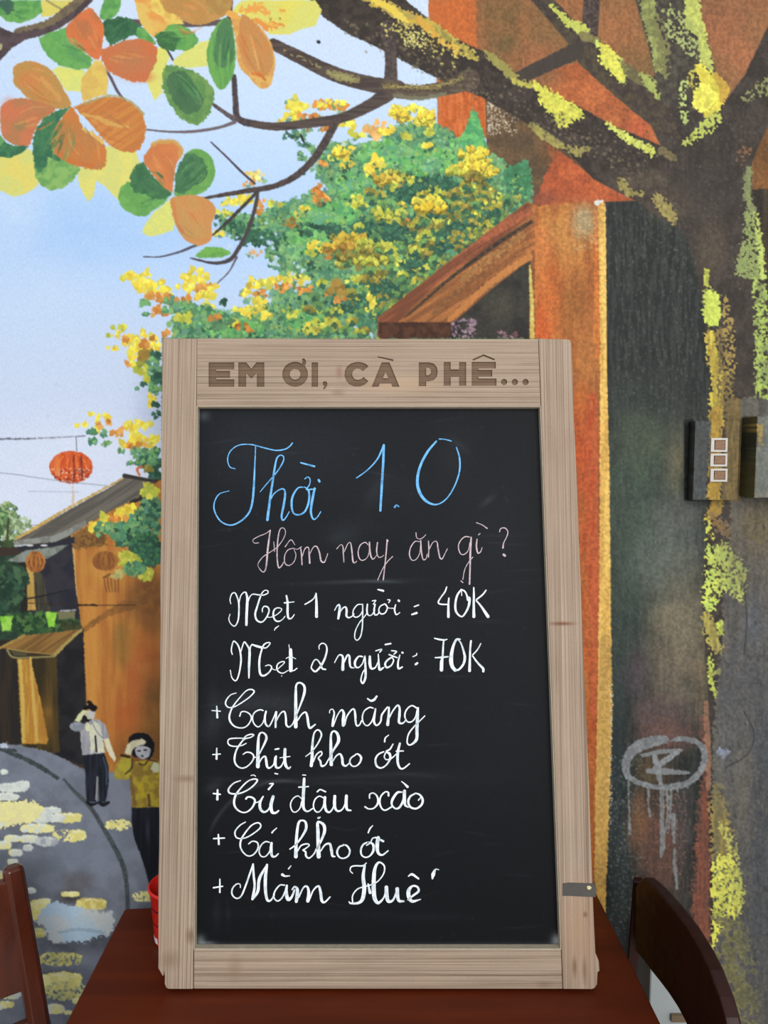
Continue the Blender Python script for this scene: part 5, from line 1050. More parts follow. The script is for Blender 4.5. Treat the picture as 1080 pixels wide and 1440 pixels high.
def to2d(p):
    q = B(p[0], p[1]) - BB; return (q[0], float(np.dot(q, BU)))
cu = bpy.data.curves.new('rail_cut', 'CURVE'); cu.dimensions = '2D'; cu.fill_mode = 'FRONT'
for L in [rail] + holes + islands:
    s = cu.splines.new('POLY'); s.points.add(len(L) - 1); s.use_cyclic_u = True
    for k, p in enumerate(L):
        a, b = to2d(p); s.points[k].co = (a, b, 0, 1)
tmp = bpy.data.objects.new('rail_cut', cu); coll.objects.link(tmp)
dg = bpy.context.evaluated_depsgraph_get(); me0 = bpy.data.meshes.new_from_object(tmp.evaluated_get(dg))
fv = [v.co.copy() for v in me0.vertices]; ff = [tuple(p.vertices) for p in me0.polygons]
bpy.data.objects.remove(tmp); bpy.data.curves.remove(cu); bpy.data.meshes.remove(me0)
CUT = .0026
def from2d(a, b, d): return BB + np.array([1, 0, 0]) * a + BU * b - BN * d
V = [from2d(c[0], c[1], .0006) for c in fv]; F = list(ff); FM = [0] * len(ff)
for L in holes + islands:                 # walls of the cut letters
    b0 = len(V); n = len(L)
    for p in L: a, b = to2d(p); V.append(from2d(a, b, .0006))
    for p in L: a, b = to2d(p); V.append(from2d(a, b, CUT + .0006))
    for k in range(n): q = (k + 1) % n; F.append((b0 + k, b0 + q, b0 + n + q, b0 + n + k)); FM.append(1)
b0 = len(V)
for d in (CUT + .0006, TH):
    for p in rail: V.append(B(p[0], p[1], d))
F.append((b0, b0 + 1, b0 + 2, b0 + 3)); FM.append(1); F.append((b0 + 4, b0 + 5, b0 + 6, b0 + 7)); FM.append(0)
b1 = len(V)
for p in rail: V.append(B(p[0], p[1], .0006))
for k in range(4):
    q = (k + 1) % 4; F.append((b1 + k, b1 + q, b0 + 4 + q, b0 + 4 + k)); FM.append(0)
o = obj('top_rail', V, F, None, sign, mats=[W_H, W_C], fmat=FM); o['label'] = 'top rail carved with the words EM ƠI, CÀ PHÊ...'

# blackboard sheet, worn with chalk dust
PD = .013
def board_canvas():
    r = np.random.default_rng(5); W_, H_ = 260, 400
    Y, X = np.mgrid[0:H_, 0:W_]; px = 266 + X / (W_ - 1) * 538; py = 558 + Y / (H_ - 1) * 788
    D = np.zeros((H_, W_))
    def sm(x, y, rx, ry, a, ang=0):
        ca, sa = math.cos(math.radians(ang)), math.sin(math.radians(ang)); dx, dy = px - x, py - y
        u = (dx * ca + dy * sa) / rx; v_ = (-dx * sa + dy * ca) / ry
        return a * np.exp(-(u * u + v_ * v_))
    for q in [(420, 640, 90, 60, .035), (560, 690, 60, 30, .02), (640, 640, 26, 40, .03), (700, 750, 60, 80, .02), (340, 620, 50, 60, .03), (480, 756, 22, 12, .06, -8), (500, 818, 70, 2.6, .12, -2), (540, 818, 30, 2, .14, 2),
              (528, 690, 10, 26, .05, 30), (645, 625, 16, 5, .05, 40), (686, 704, 4, 12, .10, 50), (495, 740, 40, 14, .03), (380, 1098, 90, 3, .05, 2), (500, 1092, 90, 3, .05, -3), (590, 1090, 40, 3, .05, 4), (300, 1000, 10, 40, .05), (540, 1095, 120, 14, .03),
              (360, 990, 60, 14, .05, 8), (440, 1000, 50, 16, .035, 12), (700, 1050, 80, 80, .012), (300, 1106, 14, 8, .10, -30), (305, 1285, 6, 20, .05), (321, 1285, 3, 14, .05), (430, 1285, 120, 6, .03), (600, 1290, 60, 5, .03)]:
        D += sm(*q)
    # arcs left by the wiping cloth
    for (cx_, cy_, R_, w_, a_, t0, t1) in [(400, 1210, 112, 2.4, .13, 195, 290), (380, 1095, 112, 18, .05, 200, 300), (500, 1500, 400, 2, .05, 255, 285)]:
        dd = np.hypot(px - cx_, py - cy_) - R_; ang = np.degrees(np.arctan2(py - cy_, px - cx_)) % 360
        D += a_ * np.exp(-(dd / w_) ** 2) * np.clip((ang - t0) / 15, 0, 1) * np.clip((t1 - ang) / 20, 0, 1)
    for _ in range(46):
        x, y = 290 + r.random() * 470, 590 + r.random() * 720
        D += sm(x, y, 10 + r.random() * 26, 1.2, .03 + r.random() * .03, r.normal() * 10)
    for _ in range(120):
        x, y = 285 + r.random() * 480, 590 + r.random() * 730
        D += sm(x, y, 1.6, 1.6, .08 * r.random())
    # dust in the corners
    D += sm(282, 1322, 7, 8, .35) + sm(784, 1322, 8, 9, .55) + sm(292, 1326, 12, 3, .25) + sm(287, 585, 8, 7, .18)
    D += .10 * np.exp(-((py - 1327) / 2.5) ** 2)
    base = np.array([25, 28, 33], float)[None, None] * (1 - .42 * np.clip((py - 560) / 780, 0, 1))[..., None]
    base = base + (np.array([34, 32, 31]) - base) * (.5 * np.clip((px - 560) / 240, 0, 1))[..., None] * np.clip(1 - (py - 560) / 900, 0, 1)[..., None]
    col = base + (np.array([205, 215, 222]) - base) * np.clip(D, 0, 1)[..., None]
    return px, py, col
px, py, col = board_canvas()
H_, W_ = px.shape
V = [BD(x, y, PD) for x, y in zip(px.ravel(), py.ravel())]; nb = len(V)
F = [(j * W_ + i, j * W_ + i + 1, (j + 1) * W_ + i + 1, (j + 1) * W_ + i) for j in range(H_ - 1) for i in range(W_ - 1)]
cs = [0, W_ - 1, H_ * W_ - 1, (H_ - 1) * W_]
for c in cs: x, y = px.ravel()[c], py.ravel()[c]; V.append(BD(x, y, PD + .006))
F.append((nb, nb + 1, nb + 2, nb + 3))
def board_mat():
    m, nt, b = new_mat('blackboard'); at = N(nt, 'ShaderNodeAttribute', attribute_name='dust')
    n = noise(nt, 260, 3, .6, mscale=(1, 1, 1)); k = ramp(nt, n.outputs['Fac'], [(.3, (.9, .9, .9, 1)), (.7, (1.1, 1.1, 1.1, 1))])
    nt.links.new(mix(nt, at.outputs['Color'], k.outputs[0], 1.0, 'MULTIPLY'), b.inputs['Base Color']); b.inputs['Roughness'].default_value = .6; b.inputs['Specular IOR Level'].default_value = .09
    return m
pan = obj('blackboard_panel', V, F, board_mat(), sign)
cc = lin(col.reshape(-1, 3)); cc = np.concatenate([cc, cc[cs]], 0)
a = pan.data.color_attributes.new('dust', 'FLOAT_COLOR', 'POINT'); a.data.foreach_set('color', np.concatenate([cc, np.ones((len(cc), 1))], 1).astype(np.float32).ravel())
# added inner lip strips; their cream paints in chalk dust and caught light
lip_cream = plain('pale_inner_edge', (184, 172, 150), .7, .2, .1, 120)
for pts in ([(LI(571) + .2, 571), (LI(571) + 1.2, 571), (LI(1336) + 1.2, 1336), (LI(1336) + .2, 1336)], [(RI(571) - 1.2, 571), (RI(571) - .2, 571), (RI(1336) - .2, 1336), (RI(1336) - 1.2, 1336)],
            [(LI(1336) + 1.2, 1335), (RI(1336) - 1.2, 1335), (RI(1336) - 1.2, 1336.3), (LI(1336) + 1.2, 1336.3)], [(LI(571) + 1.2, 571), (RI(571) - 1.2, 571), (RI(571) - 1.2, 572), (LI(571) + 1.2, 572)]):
    V, F = board_prism(pts, .0015, PD - .0002); obj('lit_dust_strip', V, F, lip_cream, sign)

# ------------------------------------------------------------------ chalk writing
def chalk_mat(name, col, dim):
    m, nt, b = new_mat(name); n = noise(nt, 900, 4, .7); n2 = noise(nt, 120, 3, .6)
    ad = N(nt, 'ShaderNodeMath', operation='ADD'); nt.links.new(n.outputs['Fac'], ad.inputs[0]); nt.links.new(n2.outputs['Fac'], ad.inputs[1])
    r = ramp(nt, ad.outputs[0], [(.36 * 1.0, L4(dim)), (.55, L4(col))]); nt.links.new(ad.outputs[0], r.inputs[0])
    hv = N(nt, 'ShaderNodeMath', operation='MULTIPLY'); hv.inputs[1].default_value = .5; nt.links.new(ad.outputs[0], hv.inputs[0]); nt.links.new(hv.outputs[0], r.inputs[0])
    nt.links.new(r.outputs[0], b.inputs['Base Color']); b.inputs['Roughness'].default_value = .9; b.inputs['Specular IOR Level'].default_value = .1
    return m
CW_ = chalk_mat('white_chalk', (240, 246, 250), (170, 184, 194)); CB_ = chalk_mat('blue_chalk', (118, 188, 240), (70, 120, 168)); CP_ = chalk_mat('pink_chalk', (206, 186, 190), (120, 110, 116))
_k = [0]
def write(name, labels, mat, groups, wk=1.0):
    for g, lb in zip(groups, labels): write1(name, lb, mat, [g], wk)
def write1(name, label, mat, groups, wk=1.0):
    V, F = [], []
    for (x0, y0, s, strokes) in groups:
        for pts, wd in strokes:
            P = cr([(x0 + a / s, y0 + b / s) for a, b in pts], 7) if len(pts) > 2 else np.array([(x0 + a / s, y0 + b / s) for a, b in pts])
            if len(P) == 2: P = P[0] + (P[1] - P[0]) * np.linspace(0, 1, 5)[:, None]
            n = len(P); wd = [wd] if np.isscalar(wd) else wd
            W = np.interp(np.linspace(0, 1, n), np.linspace(0, 1, max(2, len(wd))), (wd if len(wd) > 1 else wd * 2)) / s * .5 * wk
            W = np.maximum(W, .55)
            T = np.gradient(P, axis=0); T /= np.maximum(np.linalg.norm(T, axis=1), 1e-6)[:, None]; Nn = np.stack([-T[:, 1], T[:, 0]], 1)
            _k[0] = (_k[0] + 1) % 40; d = PD - .0003 - _k[0] * .000008
            b0 = len(V)
            for i in range(n):
                a, b = P[i] + Nn[i] * W[i], P[i] - Nn[i] * W[i]; V.append(BD(a[0], a[1], d)); V.append(BD(b[0], b[1], d))
            for i in range(n - 1): F.append((b0 + 2 * i, b0 + 2 * i + 1, b0 + 2 * i + 3, b0 + 2 * i + 2))
            for i, sg in ((0, -1), (n - 1, 1)):      # round ends
                c0 = len(V); base = math.atan2(Nn[i][1], Nn[i][0])
                for k in range(7):
                    an = base - sg * math.pi * k / 6
                    q = P[i] + W[i] * np.array([math.cos(an), math.sin(an)]); V.append(BD(q[0], q[1], d))
                F.append(tuple(range(c0, c0 + 7)))
    me = bpy.data.meshes.new(name); me.from_pydata([tuple(map(float, v)) for v in V], [], F); me.materials.append(mat)
    o = bpy.data.objects.new(name, me); coll.objects.link(o); o.parent = pan; o.matrix_parent_inverse = pan.matrix_world.inverted(); o['label'] = label
    return o
write('chalk_writing', ['blue chalk word Thời', 'blue chalk figures 1.0'], CB_, [
 (270, 600, 4.696, [([(285,278),(250,265),(235,215),(255,160),(310,122),(390,118),(470,138),(550,156),(610,150),(645,130),(663,108)], [6,7,7,8,9,8]),
  ([(420,130),(415,250),(408,400),(398,500),(375,570),(320,625),(255,650),(190,625),(150,560),(148,500),(180,445),(245,424)], [7,9,14,14,12,10,9,9,9,8,7,5]),
  ([(450,430),(500,370),(560,300),(600,235),(605,200),(585,188),(560,210),(545,280),(530,380),(515,480),(498,615)], [5,7,8,9,8,8,10,13,14,15,18]),
  ([(512,495),(540,445),(580,415),(608,415),(615,450),(605,520),(592,590),(600,618),(620,600),(642,562)], [8,8,9,11,13,15,13,10,8,7]),
  ([(740,400),(700,405),(665,460),(658,520),(670,570),(705,582),(745,560),(770,500),(772,430),(750,402),(735,400)], [8,9,14,14,11,10,12,14,12,8,8]),
  ([(745,345),(765,332),(780,350),(775,385),(755,415),(790,412)], 7), ([(810,408),(795,480),(785,560),(800,610),(825,600),(850,562)], [14,17,15,10,8,7]), ([(770,418),(815,410)], 7),
  ([(836,352),(842,362)], 14), ([(718,238),(808,262)], [9,12])]),
 (480, 600, 4.154, [([(88,300),(150,255),(210,190),(248,108)], [6,7,9,11]), ([(248,108),(245,200),(238,320),(228,490)], [13,14,14,13]), ([(312,470),(322,458),(335,466)], [12,8,8]),
  ([(555,85),(505,145),(465,220),(445,300),(452,370),(490,430),(550,455),(610,425),(660,350),(690,260),(690,180),(672,120)], [10,14,14,16,18,16,9,7,8,9,10,6]), ([(572,72),(605,74),(642,84)], 7)])])
write('chalk_writing', ['faint pink chalk words Hôm nay', 'faint pink chalk words ăn gì ?'], CP_, [
 (350, 730, 5.143, [([(70,172),(38,172),(30,150),(70,125),(120,105),(155,80)], 5), ([(155,80),(145,150),(135,230),(128,320),(118,370),(100,382),(75,355),(66,325),(100,275),(160,235),(190,215),(210,203)], [8,12,13,12,9,7,6,6,6,6,6,6]),
  ([(180,165),(186,235)], 6), ([(205,205),(245,150),(265,100),(255,68),(230,68),(215,110),(205,200),(205,290),(215,350),(235,340),(252,310)], [5,5,6,6,7,8,9,10,9,7,6]),
  ([(320,210),(280,225),(258,270),(262,320),(290,335),(325,310),(340,260),(325,215)], [6,7,8,8,7,6,6,5]), ([(325,212),(350,218),(380,200)], 5), ([(262,200),(303,150),(332,185)], 6),
  ([(374,210),(380,250),(384,330)], [7,9,10]), ([(386,270),(405,215),(430,205),(436,250),(440,318)], [5,7,8,11,12]), ([(440,255),(465,205),(490,198),(510,240),(522,300),(545,312),(560,280),(570,250)], [5,6,8,11,12,8,6,5]),
  ([(635,215),(665,185),(680,200),(683,250),(687,310)], [4,5,7,9,8]), ([(690,235),(715,180),(735,172),(745,230),(752,300),(762,316),(780,305)], [5,6,7,10,11,8,6]),
  ([(862,185),(840,168),(805,190),(790,240),(800,285),(825,298),(860,270),(875,200)], [6,7,8,8,7,7,6,6]), ([(872,168),(876,240),(890,285),(905,285),(925,260)], [10,12,9,7,5]),
  ([(930,170),(924,230),(935,272),(955,275),(975,262)], [9,9,7,6,5]), ([(1000,155),(992,250),(982,350),(972,440)], [9,9,8,9]), ([(1040,270),(1000,310),(965,365),(932,440)], 6), ([(1000,152),(1004,158)], 12)]),
 (560, 730, 6.0, [([(180,190),(140,190),(105,240),(95,300),(115,345),(150,340),(180,290),(192,200)], [7,8,9,9,8,7,7,7]), ([(190,180),(195,270),(210,340),(235,332),(245,295)], [9,12,10,7,5]), ([(150,115),(155,155),(180,168),(210,155),(232,132)], [5,7,8,7,5]),
  ([(255,185),(258,250),(255,320)], [8,11,9]), ([(258,265),(290,200),(325,190),(335,240),(350,320),(370,335),(395,290),(415,250)], [6,7,9,11,12,9,6,5]),
  ([(600,150),(560,150),(520,190),(508,240),(525,290),(555,298),(590,265),(605,200)], [8,9,9,9,9,8,7,6]), ([(615,155),(608,300),(606,420),(602,548)], [14,15,12,14]), ([(630,320),(590,370),(560,430),(545,510)], 5), ([(530,522),(545,535)], 9),
  ([(665,170),(660,230),(672,285),(695,275),(708,240)], [9,13,12,8,5]), ([(678,132),(690,122)], 9), ([(660,30),(710,50),(750,78)], [4,7,10]),
  ([(855,108),(865,80),(900,75),(925,105),(915,150),(890,200),(884,242)], [6,8,9,9,7,9,15]), ([(890,300),(900,308)], 20)])])
write('chalk_writing', ['white chalk words Mẹt 1', 'white chalk word người with two dashes', 'white chalk price 40K'], CW_, [
 (310, 820, 7.2, [([(105,208),(97,165),(115,110),(145,98),(165,130),(185,200),(187,290),(180,370),(160,420),(135,435),(100,405),(85,360),(97,315)], [10,10,11,12,13,15,16,14,12,12,10,10,7]),
  ([(187,205),(205,130),(235,95),(255,92)], 11), ([(258,95),(272,150),(270,220),(265,320),(263,422)], [16,24,27,25,24]),
  ([(280,190),(300,135),(330,112),(380,118),(430,122),(475,105),(482,82),(455,72),(425,95),(400,150),(375,230),(352,310),(365,370),(405,395),(440,380),(475,330),(492,280),(480,245),(445,235),(425,260),(425,292)], [10,10,12,14,12,10,10,10,14,17,19,19,17,14,13,15,16,13,12,10]),
  ([(470,343),(510,345),(565,322),(610,285),(618,260),(580,250),(545,270),(535,320),(550,370),(585,388),(625,370),(655,335)], [8,8,9,10,10,11,15,18,17,14,10,8]),
  ([(668,128),(680,200),(680,300),(690,355),(720,355),(748,318)], [16,22,22,20,12,8]), ([(648,200),(745,190)], [15,9]), ([(545,478),(560,455),(590,433)], [7,14,7]),
  ([(855,215),(900,190),(945,155),(968,108)], [12,13,12,14]), ([(968,105),(972,200),(973,338)], [15,24,30])]),
 (450, 820, 7.2, [([(148,275),(170,235),(192,218),(200,245),(195,300),(185,358)], [9,12,16,24,27,22]), ([(205,290),(235,250),(262,245),(270,280),(268,330),(290,350),(325,335),(345,310)], [11,13,16,22,22,14,11,10]),
  ([(430,215),(380,220),(340,270),(335,320),(360,345),(400,330),(430,280),(432,225)], [12,11,12,12,12,11,10,10]), ([(432,215),(432,330),(428,450),(410,540),(375,578),(352,550),(360,480),(400,400),(450,340),(478,300)], [12,14,13,12,12,11,11,11,10,9]),
  ([(480,215),(475,280),(490,325),(525,320),(555,270)], [15,17,13,11,10]), ([(558,215),(548,270),(555,320),(585,315),(600,285)], [14,17,15,11,9]), ([(530,180),(565,175),(552,195),(540,215)], 10),
  ([(655,210),(610,235),(595,280),(620,312),(660,300),(682,250),(665,215)], [12,12,13,13,12,13,12]), ([(660,215),(690,250),(745,255)], 9), ([(685,168),(710,172),(695,198)], 10),
  ([(765,220),(755,270),(768,315),(785,315),(808,298)], [12,16,14,10,9]), ([(795,176),(800,181)], 22), ([(587,65),(640,78)], [13,22]), ([(955,238),(998,222)], 13), ([(930,318),(978,302)], [16,22])]),
 (590, 820, 9.818, [([(375,55),(350,120),(300,190),(258,262),(290,290),(380,295)], [18,21,19,19,21,18]), ([(405,208),(398,300),(398,465)], [20,28,36]),
  ([(575,88),(520,170),(495,280),(500,380),(540,440),(590,460),(640,400),(680,310),(690,220),(682,195)], [22,27,30,30,24,21,25,32,36,24]), ([(575,90),(620,110),(650,160),(668,230)], [20,22,22,32]), ([(580,112),(582,172)], 11),
  ([(748,62),(750,180),(748,330),(750,462)], [18,28,32,42]), ([(918,98),(870,160),(785,228)], [20,21,21]), ([(782,240),(850,320),(945,462)], [18,27,44])])])
write('chalk_writing', ['white chalk words Mẹt 2', 'white chalk word người with a colon', 'white chalk price 70K'], CW_, [
 (310, 890, 7.2, [([(120,218),(110,170),(125,100),(140,85),(175,120),(200,190),(208,280),(195,380),(175,455),(150,485),(115,450),(100,378)], [12,12,13,14,14,17,18,15,13,12,11,9]), ([(208,185),(235,100),(250,92)], [12,12,10]), ([(250,95),(285,150),(295,200),(290,330),(288,455)], [14,18,25,25,14]),
  ([(300,190),(305,140),(320,118)], 11), ([(320,118),(370,135),(425,150)], [14,24,21]), ([(425,150),(465,150),(503,107),(480,98),(440,120),(415,180),(395,270),(395,370),(410,425),(450,430),(500,390),(518,345),(490,325),(455,335)], [14,12,10,11,15,17,20,22,21,17,15,13,12,8]),
  ([(518,360),(560,375),(610,340),(648,300),(630,290),(585,310),(570,350),(585,390),(630,408),(685,380)], [8,8,9,10,11,13,15,14,11,8]),
  ([(710,172),(712,260),(712,380)], [32,38,36]), ([(694,120),(698,165)], 7), ([(665,258),(710,240),(762,262)], [7,10,7]), ([(712,385),(745,380),(775,358)], [12,11,10]), ([(618,435),(623,436)], 9),
  ([(1000,165),(1000,130),(1030,105),(1065,120),(1078,170),(1060,250),(1020,330),(965,390),(930,370),(920,345),(945,285),(975,270),(1010,310),(1030,360),(1065,370)], [9,10,11,12,16,20,20,18,16,12,12,12,15,18,14])]),
 (450, 890, 7.2, [([(148,300),(180,240),(205,222),(232,250),(230,370)], [9,12,15,22,32]), ([(245,295),(275,230),(298,235),(300,290),(310,345),(345,355)], [14,19,21,21,17,11]),
  ([(430,240),(390,240),(355,290),(360,340),(390,350),(430,310),(450,245)], [15,15,24,19,13,12,12]), ([(455,235),(460,350),(460,450),(435,510),(415,480),(430,410),(465,350)], [13,22,24,17,16,11,10]),
  ([(505,240),(505,310),(520,360),(560,350),(590,290)], [24,30,22,13,11]), ([(590,215),(595,300),(605,370),(645,350)], [10,18,28,12]), ([(565,182),(625,165),(605,195)], 12),
  ([(740,240),(690,270),(660,310),(675,350),(720,330),(745,280),(730,250)], [13,19,20,19,15,13,12]), ([(700,220),(740,235),(780,250)], 14), ([(725,180),(775,188),(750,215)], 13),
  ([(808,225),(790,300),(795,360),(835,345)], [13,17,22,13]), ([(832,199),(838,201)], 19), ([(662,118),(716,108)], 17), ([(940,240),(975,225),(980,207)], [10,12,10]), ([(968,318),(985,306)], 22)]),
 (590, 890, 9.818, [([(205,74),(270,90),(340,98),(380,88)], [14,24,22,12]), ([(335,98),(325,200),(318,330),(305,400),(303,510)], [20,24,28,46,48]), ([(215,342),(300,338),(393,328)], [15,24,21]),
  ([(560,88),(510,92),(470,170),(445,270),(435,380),(450,460),(490,515)], [20,30,34,46,56,50,44]), ([(490,520),(550,500),(605,430),(625,340),(605,240),(570,140),(540,102)], [30,26,32,36,26,20,17]),
  ([(710,112),(700,200),(695,350),(690,522)], [26,26,28,40]), ([(845,148),(800,230),(735,302)], 17), ([(732,318),(800,410),(875,490),(880,532)], [17,26,34,30])])])
write('chalk_writing', ['white chalk word + Canh', 'white chalk word măng'], CW_, [
 (290, 950, 6.75, [([(54,332),(135,338)], 10), ([(100,292),(105,398)], [12,20]),
  ([(285,165),(230,185),(190,235),(185,275),(215,303),(270,295),(340,255),(410,205),(455,155),(430,132),(380,145),(310,220),(250,300),(220,380),(230,440),(275,485),(340,497),(390,475),(425,420),(420,375),(380,345),(335,345),(318,385)], [8,10,13,15,12,11,11,11,14,13,11,11,13,18,18,14,12,12,12,12,11,11,13]),
  ([(540,332),(510,325),(465,345),(440,390),(450,450),(490,487),(530,460),(555,400),(568,350)], [11,12,13,13,12,11,11,11,11]), ([(568,340),(556,400),(565,460),(598,480),(640,400),(662,342)], [16,20,18,13,12,12]), ([(668,345),(660,420),(658,490)], [14,19,18]), ([(665,430),(705,360),(742,342),(756,400),(760,465),(785,488),(820,460),(845,400)], [11,12,14,18,19,15,12,11]),
  ([(845,400),(890,290),(930,170),(930,100),(890,68),(855,90),(850,180),(850,300),(850,485)], [11,15,25,22,15,17,26,30,34]), ([(868,425),(905,370),(942,348),(960,390),(968,450),(985,498),(1035,464)], [12,13,15,22,24,22,13])]),
 (450, 960, 6.75, [([(90,288),(95,262),(120,252),(135,290),(125,350),(120,408)], [7,8,10,15,20,24]), ([(130,400),(165,310),(205,258),(225,290),(222,350),(220,405)], [10,11,13,26,32,28]), ([(235,400),(255,320),(300,258),(325,255),(335,310),(338,370),(350,408),(375,400),(395,360)], [12,14,14,16,21,19,16,13,11]),
  ([(505,242),(470,235),(420,270),(402,330),(415,385),(450,408),(490,370),(515,300),(525,248)], [12,13,13,14,13,12,12,13,13]), ([(528,250),(515,320),(515,380),(540,405),(575,370),(585,310),(610,270),(640,232)], [14,23,20,16,15,18,15,14]), ([(452,152),(485,172),(515,160),(538,130)], [15,19,24,18]),
  ([(655,235),(650,320),(642,398)], [16,22,30]), ([(655,340),(690,270),(735,215),(755,240),(754,310),(750,375),(785,385),(815,355)], [12,13,15,20,25,23,15,11]),
  ([(925,245),(870,218),(820,260),(805,320),(830,370),(870,370),(905,330),(922,262)], [14,13,14,15,14,13,13,13]), ([(930,240),(925,340),(920,440),(915,540),(860,590),(828,570),(840,490),(890,420),(940,370),(995,315)], [19,28,30,28,15,13,13,13,12,10])])])
write('chalk_writing', ['white chalk word + Thịt', 'white chalk words kho ớt, upper'], CW_, [
 (290, 1020, 6.75, [([(62,278),(134,272)], 11), ([(100,218),(98,318)], [12,20]),
  ([(345,122),(280,122),(220,130),(205,160),(225,190),(280,200),(340,190),(380,170)], [10,11,12,13,13,12,11,9]), ([(345,140),(380,100),(425,85),(452,92),(420,115),(365,130),(320,180),(285,240),(268,320),(285,375),(330,405),(380,395),(430,350),(452,300),(430,265),(385,255),(350,275)], [11,12,13,12,11,13,15,17,18,16,13,12,13,15,14,12,10]),
  ([(445,310),(490,290),(530,220),(570,130),(560,85),(525,68),(500,100),(492,200),(490,390)], [8,11,15,24,17,13,19,28,36]), ([(505,352),(530,310),(560,295),(570,340),(578,390),(600,405),(640,370),(652,305)], [12,13,16,24,22,15,12,14]),
  ([(662,295),(655,360),(670,402),(710,390),(745,320)], [20,26,20,13,12]), ([(655,228),(688,222)], 15), ([(748,228),(745,320),(755,380),(780,410),(800,395)], [28,30,28,19,12]), ([(700,308),(795,295)], 9), ([(652,456),(678,462)], 12)]),
 (430, 1020, 6.75, [([(0,295),(50,255),(110,180),(148,95),(130,50),(100,48),(75,90),(62,200),(60,300),(52,382)], [10,12,13,17,15,13,15,24,28,30]), ([(72,345),(100,280),(142,248),(152,275),(120,310),(138,340),(150,385),(185,375),(215,325)], [11,13,13,12,14,19,20,13,12]),
  ([(215,330),(260,240),(310,150),(300,80),(265,55),(240,90),(238,200),(240,300),(242,372)], [12,17,30,26,15,19,28,30,32]), ([(255,342),(290,290),(325,272),(345,310),(352,368),(380,385),(412,360)], [12,13,16,24,24,15,12]),
  ([(480,275),(430,310),(418,350),(440,385),(480,385),(515,350),(525,305),(500,275),(475,272)], [10,15,16,13,12,17,22,15,11]), ([(740,250),(690,275),(662,320),(670,380),(710,405),(760,380),(800,320),(795,270),(762,255)], [12,15,18,20,15,13,19,24,14]), ([(755,265),(745,300),(765,325),(810,315),(860,272)], 12), ([(765,245),(800,225),(828,178)], [15,15,12]), ([(786,93),(755,120),(748,156)], [9,13,15]),
  ([(893,172),(875,250),(872,340),(890,400),(925,410),(985,364)], [20,26,24,19,14,12]), ([(858,245),(926,243)], 12)])])
write('chalk_writing', ['white chalk words + Củ đ', 'white chalk words ậu xào'], CW_, [
 (290, 1080, 6.75, [([(68,242),(133,250)], 14), ([(108,208),(105,298)], [16,24]),
  ([(325,120),(260,145),(215,195),(215,230),(250,245),(320,240),(400,205),(460,155),(485,115),(450,105),(390,130),(320,200),(275,270),(265,340),(290,390),(340,420),(390,415),(440,370),(462,310),(435,280),(395,275),(378,292)], [10,13,17,17,15,13,13,15,17,13,13,15,20,20,17,13,13,17,21,17,15,19]),
  ([(468,330),(505,315),(540,270)], 11), ([(540,270),(510,330),(515,390),(550,418),(590,395),(620,335)], [13,26,26,19,15,14]), ([(635,272),(615,350),(625,418),(660,425),(686,406)], [28,32,28,19,15]), ([(602,150),(635,148),(620,170),(592,202)], [12,14,13,19]), ([(425,72),(450,66),(468,78)], 8),
  ([(905,292),(870,265),(825,290),(800,345),(815,405),(850,418),(890,380),(905,322)], [9,10,11,12,11,10,11,12]), ([(930,102),(925,200),(920,300),(925,380),(960,412),(1010,385)], [24,30,30,26,15,13]), ([(878,182),(970,176)], 13), ([(915,66),(945,68)], 9)]),
 (440, 1080, 6.75, [([(105,285),(60,268),(20,300),(5,360),(25,410),(60,415),(95,370),(112,305)], [13,12,13,13,13,12,12,14]), ([(115,278),(112,340),(125,400),(155,420),(185,390),(205,340)], [24,26,24,17,13,12]), ([(42,225),(70,205),(120,225)], [14,14,14]),
  ([(208,268),(205,340),(215,390),(245,410),(285,385),(312,322)], [27,30,23,17,13,12]), ([(318,265),(315,340),(325,393),(360,403)], [28,30,23,15]),
  ([(538,285),(540,250),(575,238),(610,270),(618,330),(580,380),(530,388),(494,368)], [15,13,13,15,22,13,13,15]), ([(718,262),(715,232),(685,228),(645,270),(635,330),(655,385),(690,400),(745,370)], [19,15,13,15,17,15,13,17]),
  ([(845,228),(800,235),(755,300),(750,350),(785,385),(825,370),(860,300),(865,225)], [13,22,24,17,15,20,22,25]), ([(870,218),(870,300),(875,350),(905,372)], [28,28,23,12]), ([(842,128),(870,150),(898,178)], [9,14,24]),
  ([(975,240),(925,270),(905,320),(925,370),(980,385),(1030,350),(1042,300),(1015,255),(972,238)], [13,20,22,20,17,20,22,17,12]), ([(1020,285),(1002,305)], 13)])])
